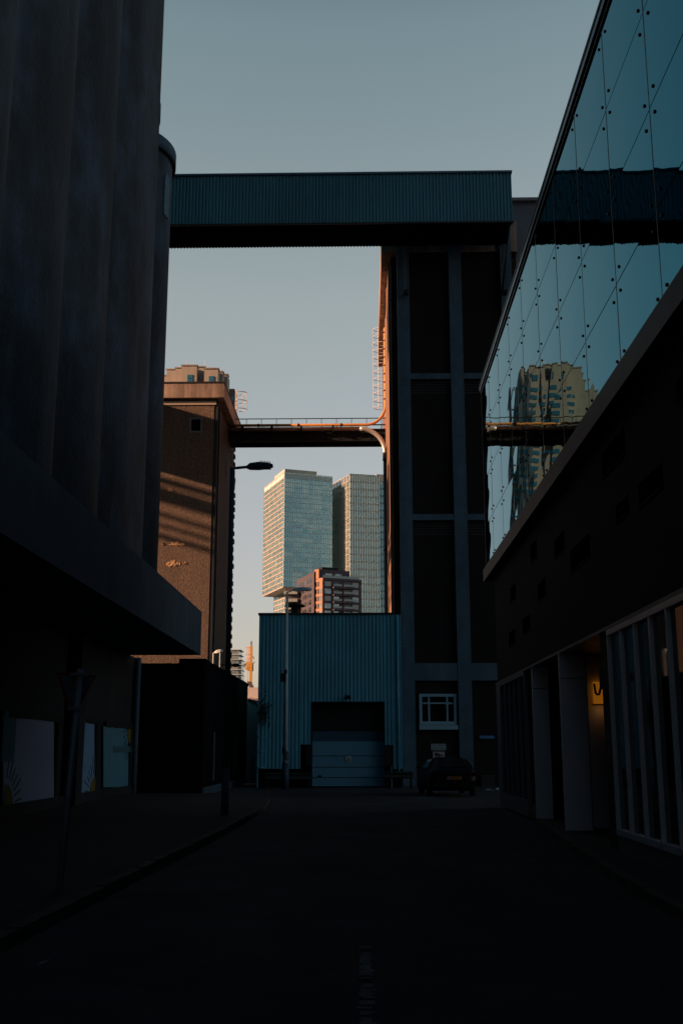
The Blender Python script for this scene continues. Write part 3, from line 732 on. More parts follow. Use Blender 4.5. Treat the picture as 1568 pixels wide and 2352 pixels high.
bm = B(); box(bm, dx0-.03, dx0, HY-.02, HY+.5, 0, dz1); box(bm, dx1, dx1+.03, HY-.02, HY+.5, 0, dz1); box(bm, dx0-.03, dx1+.03, HY-.02, HY+.5, dz1, dz1+.05); put('door_reveal', bm, steel_dark, sh)
z1 = atY(800, 1703, HY+.45).z; z2 = atY(800, 1680, HY+.45).z
rd = put('roller_door', mk(box, dx0, dx1, HY+.42, HY+.48, .06, z1), door_pale, sh)
bm = B()
for v in (1736, 1762, 1786):
    z = atY(800, v, HY+.42).z; box(bm, dx0+.01, dx1-.01, HY+.405, HY+.42, z-.012, z+.012)
put('panel_joint', bm, steel_dark, rd)
bm = B(); box(bm, dx0, dx1, HY+.44, HY+.5, z1, z2); put('window_strip', bm, door_mid, rd)
bm = B(); box(bm, dx0, dx1, HY+.44, HY+.5, z2, dz1); put('upper_panel', bm, steel_dark, rd)
bm = B(); box(bm, dx0+.25, dx0+.42, HY+.39, HY+.42, atY(750, 1785, HY).z, atY(750, 1783, HY).z+.03); put('handle', bm, rubber, rd)
sg = thing('door_notice', 'small white notice with a blue symbol on the roller door', 'notice', tuple(atY(799.5, 1743, HY+.38)))
a = atY(793, 1749.5, HY+.38); b = atY(806.5, 1736.5, HY+.38)
bm = B(); box(bm, a.x, b.x, HY+.375, HY+.39, a.z, b.z); put('notice_board', bm, sign_white, sg)
bm = B(); w_ = b.x-a.x; h_ = b.z-a.z
cyl(bm, (a.x+w_*.2, HY+.372, b.z-h_*.2), (a.x+w_*.2, HY+.376, b.z-h_*.2), .025, n=10); box(bm, a.x+.03, b.x-.03, HY+.371, HY+.376, a.z+h_*.18, a.z+h_*.34)
extr(bm, [(a.x+.04, HY+.371, a.z+h_*.42), (a.x+w_*.45, HY+.371, a.z+h_*.5), (a.x+w_*.8, HY+.371, a.z+h_*.42), (a.x+w_*.7, HY+.371, a.z+h_*.62), (a.x+w_*.3, HY+.371, a.z+h_*.58)], (0, .005, 0))
put('notice_symbol', bm, ink, sg)
# lamp above the door
p = atY(798, 1601, HY-.15)
t = thing('flood_light', 'small dark floodlight fixed to the shed above the roller door', 'light', tuple(p))
bm = B(); extr(bm, [(p.x-.14, p.y-.16, p.z-.02), (p.x-.14, p.y+.05, p.z-.09), (p.x-.14, p.y+.08, p.z+.04), (p.x-.14, p.y-.12, p.z+.08)], (.28, 0, 0)); put('lamp_housing', bm, rubber, t)
bm = B(); box(bm, p.x-.03, p.x+.03, p.y+.04, HY, p.z-.03, p.z+.03); put('bracket', bm, rubber, t)
# roof vent
p = atY(677, 1411, HY+1.4); v1 = atY(677, 1393, HY+1.4)
t = thing('roof_vent', 'dark mushroom capped vent on the roof of the corrugated shed', 'vent', tuple(p))
bm = B(); cyl(bm, (p.x, p.y, p.z-.3), (p.x, p.y, v1.z), .19, n=14); put('vent_pipe', bm, rubber, t)
bm = B(); cyl(bm, (p.x, p.y, v1.z), (p.x, p.y, v1.z+.06), .5, .46, n=18); cyl(bm, (p.x, p.y, v1.z+.06), (p.x, p.y, v1.z+.22), .46, .08, n=18); put('cap', bm, rubber, t)
# wall rungs
t = thing('wall_ladder', 'wall ladder of wide steel rungs at the left edge of the shed', 'ladder', (hl+.2, HY-.1, .8))
for v in (1655, 1691.5, 1727.5, 1764):
    z = atY(602, v, HY-.1).z; bm = B(); x1 = atY(609, v, HY-.1).x
    tube(bm, [(hl+.03, HY, z), (hl+.03, HY-.16, z), (x1, HY-.16, z), (x1, HY, z)], .02, 5); put('rung', bm, sheet_hall, t)
bm = B()
for dx in (.03, .3): cyl(bm, (hl+dx, HY-.12, .9), (hl+dx, HY-.12, atY(600, 1645, HY).z), .012, n=5)
put('rail', bm, sheet_hall, t)
# plant growing over the wall corner
def leafy(name, label, c, sz, n, mat, seed):
    rr = random.Random(seed); t = thing(name, label, 'plant', c); bm = B(); c = Vector(c)
    for k in range(n):
        p = c+Vector((rr.gauss(0, sz[0]), rr.gauss(0, sz[1]), rr.gauss(0, sz[2])))
        a = Vector((rr.uniform(-1, 1), rr.uniform(-1, 1), rr.uniform(-1, 1))).normalized()*rr.uniform(.04, .1); b = a.orthogonal().normalized()*a.length*.6
        vs = [bm.verts.new(p-a), bm.verts.new(p+b), bm.verts.new(p+a), bm.verts.new(p-b)]; bm.faces.new(vs)
    put('leaves', bm, mat, t)
    bm = B(); tube(bm, [c+Vector((-sz[0], 0, 0)), c, c+Vector((sz[0]*1.3, .05, -sz[2]))], .02, 5); put('stem', bm, mat, t)
leaf_m = M('dark_leaves', (.02, .03, .018), var=.4, bump=0)
leafy('climbing_plant', 'dark leafy climber clinging to the top left corner of the shed wall', tuple(atY(606, 1632, HY-.15)), (.13, .07, .35), 160, leaf_m, 3)
tw_p = thing('bare_branch', 'thin twiggy branch arching between the low building and the shed', 'branch', tuple(atY(571, 1612, 55)))
bm = B(); rr = random.Random(8); P = [atY(571, 1611, 55), atY(580, 1612, 54.8), atY(588, 1617, 54.5), atY(597, 1622, 54)]
tube(bm, P, .05, 5)
for k in range(34):
    s = rr.random()*2.9; i = int(s); q = P[i].lerp(P[i+1], s-i); tube(bm, [q, q+Vector((rr.uniform(-.08, .08), 0, rr.choice((-1, 1, 1))*rr.uniform(.08, .3)))], .012, 4)
put('twigs', bm, leaf_m, tw_p)
# guard rails
def rail(u0, u1, v, label):
    a = atY(u0, v, HY-.7); b = atY(u1, v, HY-.7); t = thing('guard_rail', label, 'guard rail', (a.x, HY-.7, 0), group='guard rails before the shed')
    bm = B(); extr(bm, [(a.x, HY-.7, a.z-.15), (a.x, HY-.76, a.z-.1), (a.x, HY-.7, a.z), (a.x, HY-.76, a.z+.1), (a.x, HY-.7, a.z+.15), (a.x, HY-.67, a.z)], (b.x-a.x, 0, 0)); put('beam', bm, bin_m, t)
    n = max(2, int((b.x-a.x)/1.2)+1)
    for k in range(n):
        x = a.x+.1+(b.x-a.x-.2)*k/(n-1); bm = B(); box(bm, x-.05, x+.05, HY-.66, HY-.56, 0, a.z+.1); put('post', bm, steel_dark, t)
rail(608, 714, 1783, 'guard rail left of the roller door'); rail(884, 948, 1780, 'guard rail right of the roller door')
# pale boundary wall left of the shed
t = thing('boundary_wall', 'pale blue painted wall between the low dark building and the shed', 'wall', (-6, 56, 0))
a = atY(570, 1605, 56); b = atY(594, 1612, 56); c0 = atY(594, 1801, 56)
bm = B(); extr(bm, [(a.x-1.2, 56, 0), (b.x+.25, 56, 0), (b.x+.25, 56, b.z), (a.x, 56, a.z), (a.x-1.2, 56, a.z+.2)], (0, .3, 0)); put('wall_face', bm, M('boundary_paint', (.10, .20, .28), var=.1, bump=.05), t)
bm = B(); p = atY(578, 1737, 55.95); q = atY(583, 1800, 55.95); box(bm, p.x, q.x, 55.9, 56, 0, p.z); put('recess_strip', bm, beam_conc, t)

# ================================================================== LOW DARK BUILDING (left)
lb = thing('low_building', 'low black flat roofed building under the end of the silo beam', 'building', (-6, 40, 0))
c = atY(446, 1508, 40.2); XB = -6.05; zfar = 4.95
bm = B(); box(bm, -13.5, XB, 40.9, 56.2, 0, 4.86); put('walls', bm, low_brick, lb)
bm = B(); box(bm, -7.0, XB+.04, 40.7, 56.3, 4.86, 5.0); box(bm, -7.0, XB+.05, 40.72, 41.8, 4.7, 5.02); put('parapet', bm, low_brick, lb)
bm = B()
for u in (489, 536, 542):
    p = atX(u, 1790, XB); box(bm, XB, XB+.03, p.y-.18, p.y+.18, .45, 2.35)
put('side_strip', bm, beam_conc, lb)
bm = B(); box(bm, XB, XB+.07, 40.9, 56.2, 0, .28); put('plinth', bm, beam_conc, lb)

# ================================================================== GLASS BUILDING (right)
GX = 4.30; YE = 37.35
gb = thing('glass_fronted_building', 'brick building with an overhanging tinted glass upper storey along the right side', 'building', (GX, 10, 0))
PYAW = -.12   # each pane sits a tenth of a degree off the facade line, like shingles
zs = [7.87, 9.37, 11.03, 12.69, 14.29]
PWD = 2.585; ye = [YE, 35.2]
while ye[-1] > -12: ye.append(ye[-1]-PWD)
bolt = mk(cyl, (-.02, 0, 0), (0, 0, 0), .024, .030, 10); bme = bpy.data.meshes.new('bolt'); bolt.to_mesh(bme); bolt.free(); bme.materials.append(bolt_m)
rr = random.Random(21)
for i in range(len(ye)-1):
    for j in range(4):
        y1, y0 = ye[i]-.005, ye[i+1]+.005; z0, z1 = zs[j]+.012, zs[j+1]-.012; cy, cz = (y0+y1)/2, (z0+z1)/2
        bm = B(); nx, nz = 6, 5; amp = rr.uniform(.001, .003)
        g = []
        for a in range(nx+1):
            g.append([])
            for b in range(nz+1):
                sy, sz = a/nx, b/nz; bulge = amp*math.sin(math.pi*sy)*math.sin(math.pi*sz)
                g[-1].append(bm.verts.new((-bulge, y0+(y1-y0)*sy-cy, z0+(z1-z0)*sz-cz)))
        for a in range(nx):
            for b in range(nz):
                f = bm.faces.new((g[a][b], g[a][b+1], g[a+1][b+1], g[a+1][b])); f.smooth = True
        back = [bm.verts.new((.012, s*(y1-y0)/2, q*(z1-z0)/2)) for s, q in ((-1, -1), (-1, 1), (1, 1), (1, -1))]; bm.faces.new(back[::-1])
        me = bpy.data.meshes.new('glass_panel'); bm.to_mesh(me); bm.free(); me.materials.append(facade_glass)
        o = bpy.data.objects.new('glass_panel', me); COL.objects.link(o); o.parent = gb
        o.location = Vector((GX, cy, cz))-gb.location
        o.rotation_euler = (0, R(rr.uniform(-.035, .035)), R(rr.uniform(-.05, .05)-PYAW))
        for dy, dz in ((-1, -1), (-1, 1), (1, -1), (1, 1)):
            if abs(dy*((y1-y0)/2-.15)) < .05: continue
            q = bpy.data.objects.new('bolt', bme); COL.objects.link(q); q.parent = o
            q.location = (-.002, dy*((y1-y0)/2-.25), dz*((z1-z0)/2-.20))
for y in ye[1:-1]: bm = B(); box(bm, GX-.006, GX+.02, y-.016, y+.016, zs[0], zs[-1]); put('gasket', bm, bolt_m, gb)
bm = B(); box(bm, GX+.05, 12, ye[-1], YE-.02, 7.8, 14.29); put('inner_wall', bm, black, gb)
bm = B(); box(bm, GX-.02, 12, YE-.0, YE+.1, 7.8, 14.29); put('end_cladding', bm, ledge_m, gb)
bm = B(); box(bm, GX-.03, 12.1, ye[-1], YE+.12, 14.30, 14.42); put('gutter', bm, trim_dark, gb)
bm = B(); box(bm, GX-.07, 12.2, ye[-1], YE+.16, 14.42, 14.57); put('parapet_trim', bm, trim_blue, gb)
bm = B(); box(bm, GX-.085, 12.1, ye[-1], YE+.14, 14.57, 14.64); put('parapet_cap', bm, trim_dark, gb)
bm = B(); box(bm, GX-.12, 12, ye[-1], YE+.2, 7.42, 7.85); put('ledge', bm, ledge_m, gb)
BX = 4.42; BE = 36.3
def hole(u0, u1, vt, vb):
    "recessed opening seen with its near (right) edge at u1 between vt and vb"
    a = atX(u1, vt, BX); b = atX(u1, vb, BX); c = atX(u0, vt, BX); return (min(a.y, c.y), max(a.y, c.y), b.z, a.z)
holes = [hole(1376, 1432, 979, 1047), hole(1461, 1519, 1060, 1122), hole(1410, 1442, 1135, 1180), hole(1270, 1294, 1217, 1265), hole(1306, 1352, 1224, 1282),
         hole(1216, 1231, 1237, 1282), hole(1170, 1183, 1338, 1377), hole(1233, 1251, 1326, 1370), hole(1546, 1590, 829, 880), hole(1167, 1182, 1444, 1479), hole(1198, 1216, 1410, 1447)]
bm = B(); wall_holes(bm, 'x', BX, BX+.35, ye[-1], BE, 3.82, 7.42, holes); put('brick_wall', bm, brick_wall, gb)
bm = B(); box(bm, BX+.35, 12, ye[-1], BE, 3.82, 7.42); put('core_wall', bm, low_brick, gb)
for h in holes:
    bm = B(); box(bm, BX+.3, BX+.345, h[0]-.02, h[1]+.02, h[2]-.02, h[3]+.02); w = put('window', bm, win_glass, gb)
    bm = B(); box(bm, BX+.2, BX+.3, h[0], h[0]+.06, h[2], h[3]); box(bm, BX-.02, BX+.3, h[0], h[1], h[2]-.0, h[2]+.03); put('sill', bm, brick_wall, w)
# ground floor
FX = 4.36
def win_bay(y0, y1, n, mat, zb_=.25, zt_=3.72, fw=.06, hinges=0):
    for k in range(n):
        a, b = y0+(y1-y0)*k/n, y0+(y1-y0)*(k+1)/n
        bm = B(); box(bm, FX+.05, FX+.07, a+fw/2, b-fw/2, zb_+.07, zt_-.07); w = put('shop_window', bm, shop_glass, gb)
        bm = B(); box(bm, FX-.02, FX+.07, a-fw/2, a+fw/2, zb_+.07, zt_-.07)
        if k == n-1: box(bm, FX-.02, FX+.07, b-fw/2, b+fw/2, zb_+.07, zt_-.07)
        box(bm, FX-.024, FX+.07, a-fw/2, b+fw/2-.003, zt_-.07, zt_+.03); box(bm, FX-.024, FX+.07, a-fw/2, b+fw/2-.003, zb_-.03, zb_+.07)
        put('frame', bm, mat, w)
        if k >= n-hinges:
            for z in (.75, 1.25, 1.75, 2.5, 2.9, 3.35):
                bm = B(); box(bm, FX+.0, FX+.025, a-fw/2-.02, a-fw/2-.002, z, z+.09); put('hinge', bm, frame_white, w)
        bm = B(); box(bm, FX+.0, FX+.06, a+.004, b-.004, -.1, zb_-.035); put('base_panel', bm, frame_far, w)
yw1 = atX(1410, 1750, FX).y
win_bay(yw1-.96*16, yw1, 16, frame_white, hinges=5)
yf0 = atX(1208, 1700, FX).y; yf1 = atX(1152, 1700, FX).y
win_bay(yf0, yf1, 5, frame_far, fw=.08)
bm = B(); box(bm, FX, FX+.3, yf1+.05, BE, -.1, 3.8); put('end_panel', bm, frame_far, gb)
bm = B(); box(bm, FX-.02, FX+.2, ye[-1], BE, 3.76, 3.82); put('head_trim', bm, frame_far, gb)
# recesses between the white wall ends
bm = B(); box(bm, 6.6, 6.8, 18.5, 31, -.1, 3.8); box(bm, FX+.12, 12, BE-.3, BE, -.1, 3.8); put('recess_back', bm, brick_wall, gb)
bm = B(); box(bm, FX+.08, 12, ye[-1], yw1, -.1, .3); box(bm, FX+.1, 12, ye[-1], yw1, .3, 3.78); put('interior_block', bm, black, gb)
bm = B(); box(bm, FX, 12, ye[-1], BE, 3.79, 3.815); put('soffit', bm, trim_dark, gb)
def fin(u0, u1, vb, lab):
    a = atZ(u0, vb, .115); y = a.y; x0 = FX-.02; x1 = atY(u1, vb, y).x
    bm = B(); box(bm, x0, x1, y, y+.14, -.1, 3.78); w = put('wall_end', bm, panel_white, gb, label=lab)
    bm = B(); z = 3.2; box(bm, x0+.01, x1-.01, y-.006, y, z, z+.015); put('joint', bm, steel_dark, w)
    return y, x1
y1_, xx1 = fin(1297, 1360, 1889, 'wide pale wall end nearer the camera')
y2_, xx2 = fin(1218, 1270, 1865, 'pale wall end farther along the facade')
bm = B(); box(bm, FX+.1, xx2+.6, y2_+.14, y2_+.3, -.1, 3.8); put('return_wall', bm, black, gb)
bm = B(); box(bm, FX+.1, xx1+.05, y1_+.14, y1_+.3, -.1, 3.8); put('return_wall', bm, black, gb)
# inner wall carrying the amber lamp, seen between wall end and window bay
IY = y1_+.9
a = atY(1362, 1875, IY); b = atY(1392, 1600, IY)
bm = B(); box(bm, a.x-.1, b.x+.02, IY, IY+.15, -.1, 3.78); put('inner_panel', bm, panel_white, gb)
bm = B(); box(bm, b.x+.02, 6.6, IY-.05, IY+.15, -.1, 3.78); put('inner_dark_wall', bm, black, gb)
bm = B(); box(bm, FX+.02, FX+.14, yw1+.06, yw1+.75, -.1, 3.78); box(bm, FX+.14, 6.6, yw1+.06, yw1+.2, -.1, 3.78); put('door_jamb', bm, black, gb)
l0 = atY(1364, 1617, IY-.12); l1 = atY(1392, 1566, IY-.12)
t = thing('wall_lamp', 'glowing amber wall lamp in the recessed entrance on the right', 'lamp', tuple(l0))
bm = B(); extr(bm, [(l0.x, IY-.14, l0.z), (l1.x, IY-.14, l0.z), (l1.x, IY-.14, l1.z), (l0.x, IY-.14, l1.z)], (0, .1, 0)); put('lamp_shade', bm, glow, t); RIGHT = [t]
bm = B(); box(bm, l0.x-.02, l1.x+.02, IY-.16, IY, l0.z-.03, l0.z); put('lamp_base', bm, rubber, t)
lp = bpy.data.objects.new('lamp_light', bpy.data.lights.new('lamp_light', 'POINT')); COL.objects.link(lp); lp.parent = t
lp.location = Vector(((l0.x+l1.x)/2, IY-.22, l0.z-.12))-Vector(l0); lp.data.energy = .08; lp.data.color = (1, .40, .10); lp.data.shadow_soft_size = .06
p = atX(1374, 1592, FX+.05)
t = thing('alarm_box', 'dark alarm box with a looping cable beside the amber lamp', 'alarm box', (FX, yw1+.8, 3.0))
q0 = atY(1378, 1575, yw1+.9)
bm = B(); box(bm, q0.x, q0.x+.42, yw1+.78, yw1+.98, q0.z-.06, q0.z+.34); put('box_housing', bm, rubber, t); RIGHT.append(t)
bm = B(); P0 = atY(1381, 1568, yw1+.88); P1 = atY(1375, 1595, yw1+.88); P2 = atY(1367, 1592, yw1+.88); P3 = atY(1363, 1570, yw1+.88)
tube(bm, [P0, P0.lerp(P1, .6), P1, P1.lerp(P2, .5)+Vector((0, 0, -.015)), P2, P3], .022, 6); put('cable', bm, rubber, t)
t = thing('entrance_notice', 'small dark notice with a symbol and lines of text beside the entrance', 'notice', (FX, yw1+.4, 1.7))
bm = B(); box(bm, FX-.0, FX+.02, yw1+.18, yw1+.6, 1.45, 2.05); put('notice_plate', bm, rubber, t); RIGHT.append(t)
bm = B(); box(bm, FX-.004, FX, yw1+.38, yw1+.42, 1.82, 1.98); 
for k in range(4): box(bm, FX-.004, FX, yw1+.24, yw1+.5, 1.52+k*.06, 1.535+k*.06)
put('notice_text', bm, sign_back, t)

KB = .90    # the whole right-hand building stands at 0.9 of the distances measured above
for o_ in (gb, *RIGHT):
    o_.location = Vector((0, 0, EYE))+KB*(Vector(o_.location)-Vector((0, 0, EYE))); o_.scale = (KB,)*3

# ================================================================== STREET LAMPS AND POSTS
def street_lamp(label, base, h, reach, r0, r1, mat, head=(.62, .17), up=.12):
    x, y, z = base
    t = thing('street_lamp', label, 'street lamp', base, group='street lamps along the street')
    bm = B(); cyl(bm, base, (x, y, z+1.1), r0, n=14); cyl(bm, (x, y, z+1.1), (x, y, z+h), r0*.72, r1, n=14); put('pole', bm, mat, t)
    bm = B(); tube(bm, [(x, y, z+h-.12), (x+.02, y, z+h-.02), (x+.1, y, z+h), (x+reach, y, z+h+up)], r1*.6, 8); put('arm', bm, mat, t)
    L, w = head; hx = x+reach-.05; hz = z+h+up
    bm = B()
    rings = []
    for s, ww, zt_, zb_ in ((0, .05, .03, -.04), (.12, .09, .09, -.07), (.45, w*.85, .10, -.075), (.8, w, .06, -.06), (1.0, w*.7, .015, -.035)):
        rings.append([bm.verts.new((hx+L*s, y+a*ww, hz+b+.04*s)) for a, b in ((-1, zb_), (-1, zt_*.5), (-.5, zt_), (.5, zt_), (1, zt_*.5), (1, zb_))])
    for A, C in zip(rings, rings[1:]):
        for k in range(6): bm.faces.new((A[k], A[(k+1) % 6], C[(k+1) % 6], C[k]))
    bm.faces.new(rings[0][::-1]); bm.faces.new(rings[-1])
    hd = put('lamp_head', bm, mat, t)
    bm = B()
    for k in range(7): box(bm, hx+L*(.52+.06*k), hx+L*(.52+.06*k)+.012, y-w*.6, y+w*.6, hz+.06, hz+.145-.004*k)
    put('cooling_fins', bm, mat, hd)
    bm = B(); box(bm, hx+L*.35, hx+L*.92, y-w*.7, y+w*.7, hz-.05, hz-.03); put('lens', bm, lamp_glass, hd)
    return t
b1 = atZ(516, 1871, .115); top1 = atY(527, 1075, b1.y)
street_lamp('tall dark street lamp standing nearest, its head against the sky', tuple(b1), top1.z-.115, .42, .095, .062, pole_dark, (.68, .17), up=.03)
b2 = atY(655, 1800, 47.6); b2.z = 0.0; top2 = atY(658.5, 1359, 47.6)
l_2 = street_lamp('pale street lamp with a striped foot and a box, before the shed', tuple(b2), top2.z, .3, .14, .045, pole_white, (.85, .13), up=.08)
bm = B(); x, y = b2.x, b2.y; cyl(bm, (x, y, 0), (x, y, atY(655, 1752, y).z), .157, n=14); put('dark_foot', bm, pole_stripe, l_2)
za, zb2 = atY(655, 1740, y).z, atY(655, 1722, y).z
bm = B(); n = 14; A_, C_ = [], []
for k in range(n):
    th = 2*math.pi*k/n; c_, s_ = math.cos(th), math.sin(th); off = -.14*c_
    A_.append(bm.verts.new((x+.156*c_, y+.156*s_, za+off))); C_.append(bm.verts.new((x+.156*c_, y+.156*s_, zb2+off)))
for k in range(n): bm.faces.new((A_[k], A_[(k+1) % n], C_[(k+1) % n], C_[k]))
put('painted_stripe', bm, pole_stripe, l_2)
p = atY(651, 1566, y); q = atY(658, 1548, y); bm = B(); box(bm, p.x-.12, q.x-.02, y-.2, y+.05, p.z, q.z+.02); box(bm, p.x+.03, q.x+.03, y-.12, y+.1, q.z, q.z+.18); put('junction_box', bm, rubber, l_2)
# small lamps near the left tower
p = atY(489, 1550, 55.3); h3 = atY(489, 1501, 55.3)
t = thing('roof_lamp', 'small sunlit lamp on a short post above the low dark building', 'street lamp', (p.x, 55.3, 4.86))
bm = B(); cyl(bm, (p.x, 55.3, 4.86), (p.x, 55.3, h3.z), .035, n=8); put('post', bm, steel_white, t)
bm = B(); cyl(bm, (atY(502, 1500, 55.3).x, 55.9, 4.86), (atY(502, 1500, 55.3).x, 55.9, h3.z+.2), .03, n=8); put('second_post', bm, steel_white, t)
bm = B(); x0 = h3.x; tube(bm, [(x0, 55.3, h3.z), (x0+.12, 55.3, h3.z+.06)], .03, 6)
rings = []
for s, w, tt, bb in ((0, .05, .05, -.02), (.3, .13, .12, -.05), (.75, .14, .13, -.02), (1, .08, .09, .02)):
    rings.append([bm.verts.new((x0+.08+.42*s, 55.3+a*w, h3.z+.04+.06*s+b)) for a, b in ((-1, bb), (-.7, tt), (.7, tt), (1, bb))])
for A, C in zip(rings, rings[1:]):
    for k in range(4): bm.faces.new((A[k], A[(k+1) % 4], C[(k+1) % 4], C[k]))
bm.faces.new(rings[0][::-1]); bm.faces.new(rings[-1]); put('lamp_head', bm, steel_white, t)
p = atY(533, 1530, 60); t = thing('wall_lantern', 'small dark lantern on an arm at the far corner of the pebbledash tower', 'lamp', tuple(p))
bm = B(); tube(bm, [(wx, 60, p.z+.05), (p.x+.15, 60, p.z+.08)], .03, 6); put('arm', bm, rubber, t)
bm = B(); h4 = atY(541, 1528, 60); bmesh.ops.create_uvsphere(bm, u_segments=12, v_segments=8, radius=.25, matrix=Matrix.Translation((h4.x, 60, h4.z)) @ Matrix.Diagonal((1, .6, .42, 1))); put('lamp_head', bm, rubber, t)

# yield sign seen from behind
yb = atZ(136, 2052, .115); yt = atY(184, 1543, yb.y+.15)
t = thing('yield_sign', 'triangular road sign seen from behind on a leaning grey pole', 'road sign', tuple(yb))
bm = B(); tube(bm, [yb, yb.lerp(yt, .5), yt+Vector((.003, 0, .03))], .038, 12); put('pole', bm, galv_pole, t)
ang = R(58); dirn = Vector((math.cos(ang), math.sin(ang), 0)); nrm = Vector((math.sin(ang), -math.cos(ang), 0))
axis = (yt-yb).normalized()
c0 = yt+Vector((0, 0, -.02))-nrm*.07+dirn*.03; S = .60; Hh = S*.866
def tri(c, s, off, dep):
    h = s*.866; return [c-dirn*s/2+nrm*off, c+dirn*s/2+nrm*off, c-axis*h+nrm*off], -nrm*dep
pts, vec = tri(c0, S*.9, -.004, .01); bm = B(); extr(bm, [p-axis*.03 for p in pts], vec); pl = put('sign_plate', bm, sign_back, t)
bm = B(); o_ = tri(c0, S, 0, 0)[0]; cen = (o_[0]+o_[1]+o_[2])/3; i_ = [cen+(p-cen)*.87 for p in o_]
for k in range(3):
    a, b, c_, d = o_[k], o_[(k+1) % 3], i_[(k+1) % 3], i_[k]; extr(bm, [a, b, c_, d], -nrm*.022)
put('red_border', bm, sign_red, pl)
for f_ in (.03, .49/1):
    pc = yt-axis*(f_ if f_ < .1 else .42)*1.0; bm = B()
    extr(bm, [pc-dirn*.09+nrm*.045+axis*.018, pc+dirn*.09+nrm*.045+axis*.018, pc+dirn*.09+nrm*.045-axis*.018, pc-dirn*.09+nrm*.045-axis*.018], -nrm*.1); put('clamp', bm, clamp_m, t)

# ================================================================== SIGNS ON THE BRICK TOWER
SY = TY+.2
def sign(name, label, u0, v0, u1, v1, mat, Y=SY):
    a = atY(u0, v1, Y); b = atY(u1, v0, Y)
    t = thing(name, label, 'sign', ((a.x+b.x)/2, Y, (a.z+b.z)/2)); bm = B(); box(bm, a.x, b.x, Y-.015, Y+.05, a.z, b.z); put('board', bm, mat, t)
    return t, a, b
t, a, b = sign('private_sign', 'white two line private ground sign above the parked car', 989.5, 1708.5, 1023.5, 1723, sign_white)
cx, cz, w, h = (a.x+b.x)/2, (a.z+b.z)/2, b.x-a.x, b.z-a.z
lettering('lettering', 'EIGEN TERREIN', h*.42, (cx, SY-.018, cz+h*.23), t, ink, width=w*.93)
lettering('lettering', 'VERBODEN TOEGANG', h*.42, (cx, SY-.018, cz-h*.25), t, ink, width=w*.93)
t, a, b = sign('tow_away_sign', 'square off-white sign with a tow truck drawing above the parked car', 994, 1726.5, 1020.5, 1743.5, sign_pink)
cx, cz, w, h = (a.x+b.x)/2, (a.z+b.z)/2, b.x-a.x, b.z-a.z; y_ = SY-.018
bm = B(); extr(bm, [(cx-w*.36, y_, cz-.02), (cx-w*.36, y_, cz+.08), (cx-w*.28, y_, cz+.13), (cx-w*.08, y_, cz+.1), (cx+w*.1, y_, cz+.05), (cx+w*.38, y_, cz-.0), (cx+w*.38, y_, cz-.05), (cx+w*.1, y_, cz-.02)], (0, .004, 0))
for dx in (-.25, .0): cyl(bm, (cx+w*dx, y_, cz-.05), (cx+w*dx, y_+.004, cz-.05), .04, n=10)
put('tow_truck_drawing', bm, ink, t)
lettering('lettering', 'WEGSLEEPREGELING', h*.16, (cx, y_, cz-h*.34), t, ink, width=w*.85)
t, a, b = sign('street_name_sign', 'small blue street name sign lettered in white on the brick tower', 1100.5, 1689.5, 1134.5, 1697, sign_blue)
cx, cz, w, h = (a.x+b.x)/2, (a.z+b.z)/2, b.x-a.x, b.z-a.z
lettering('lettering', 'Rijnhaven Z.z.', h*.72, (cx, SY-.018, cz), t, white_ink, width=w*.88)
p = atY(1105, 1808, SY-.4); q = atY(1135, 1783, SY-.4)
t = thing('utility_cabinet', 'low dark utility cabinet against the wall right of the parked car', 'cabinet', (p.x, SY-.4, 0)); bm = B(); box(bm, p.x, q.x, SY-.45, SY+.02, 0, q.z); put('cabinet_body', bm, bin_m, t)
bm = B(); box(bm, p.x-.02, q.x+.02, SY-.48, SY+.02, q.z, q.z+.04); put('lid', bm, bin_m, t)
rr = random.Random(9)
bm = B()
for k in range(26):
    c_ = Vector((rr.uniform(4.9, 6.0), rr.uniform(45.4, 46.3), .02)); s = rr.uniform(.04, .13)
    vs = [bm.verts.new(c_+Vector((rr.uniform(-s, s), rr.uniform(-s, s), rr.uniform(0, s)))) for _ in range(5)]
    for i in range(3): bm.faces.new((vs[i], vs[i+1], vs[i+2]))
solo('litter', bm, litter_m, 'scattered pale plastic litter on the ground by the cabinet', 'litter', kind='stuff')
bm = B()
for k, (x, y) in enumerate(((2.0, 43.8), (2.7, 44.6), (-2.5, 8.9), (2.6, 14.8))):
    c_ = Vector((x, y, .02)); s = .05
    vs = [bm.verts.new(c_+Vector((rr.uniform(-s, s), rr.uniform(-s, s), rr.uniform(0, s)))) for _ in range(5)]
    for i in range(3): bm.faces.new((vs[i], vs[i+1], vs[i+2]))
solo('litter', bm, litter_m, 'loose scraps of pale litter lying on the asphalt', 'litter', kind='stuff')

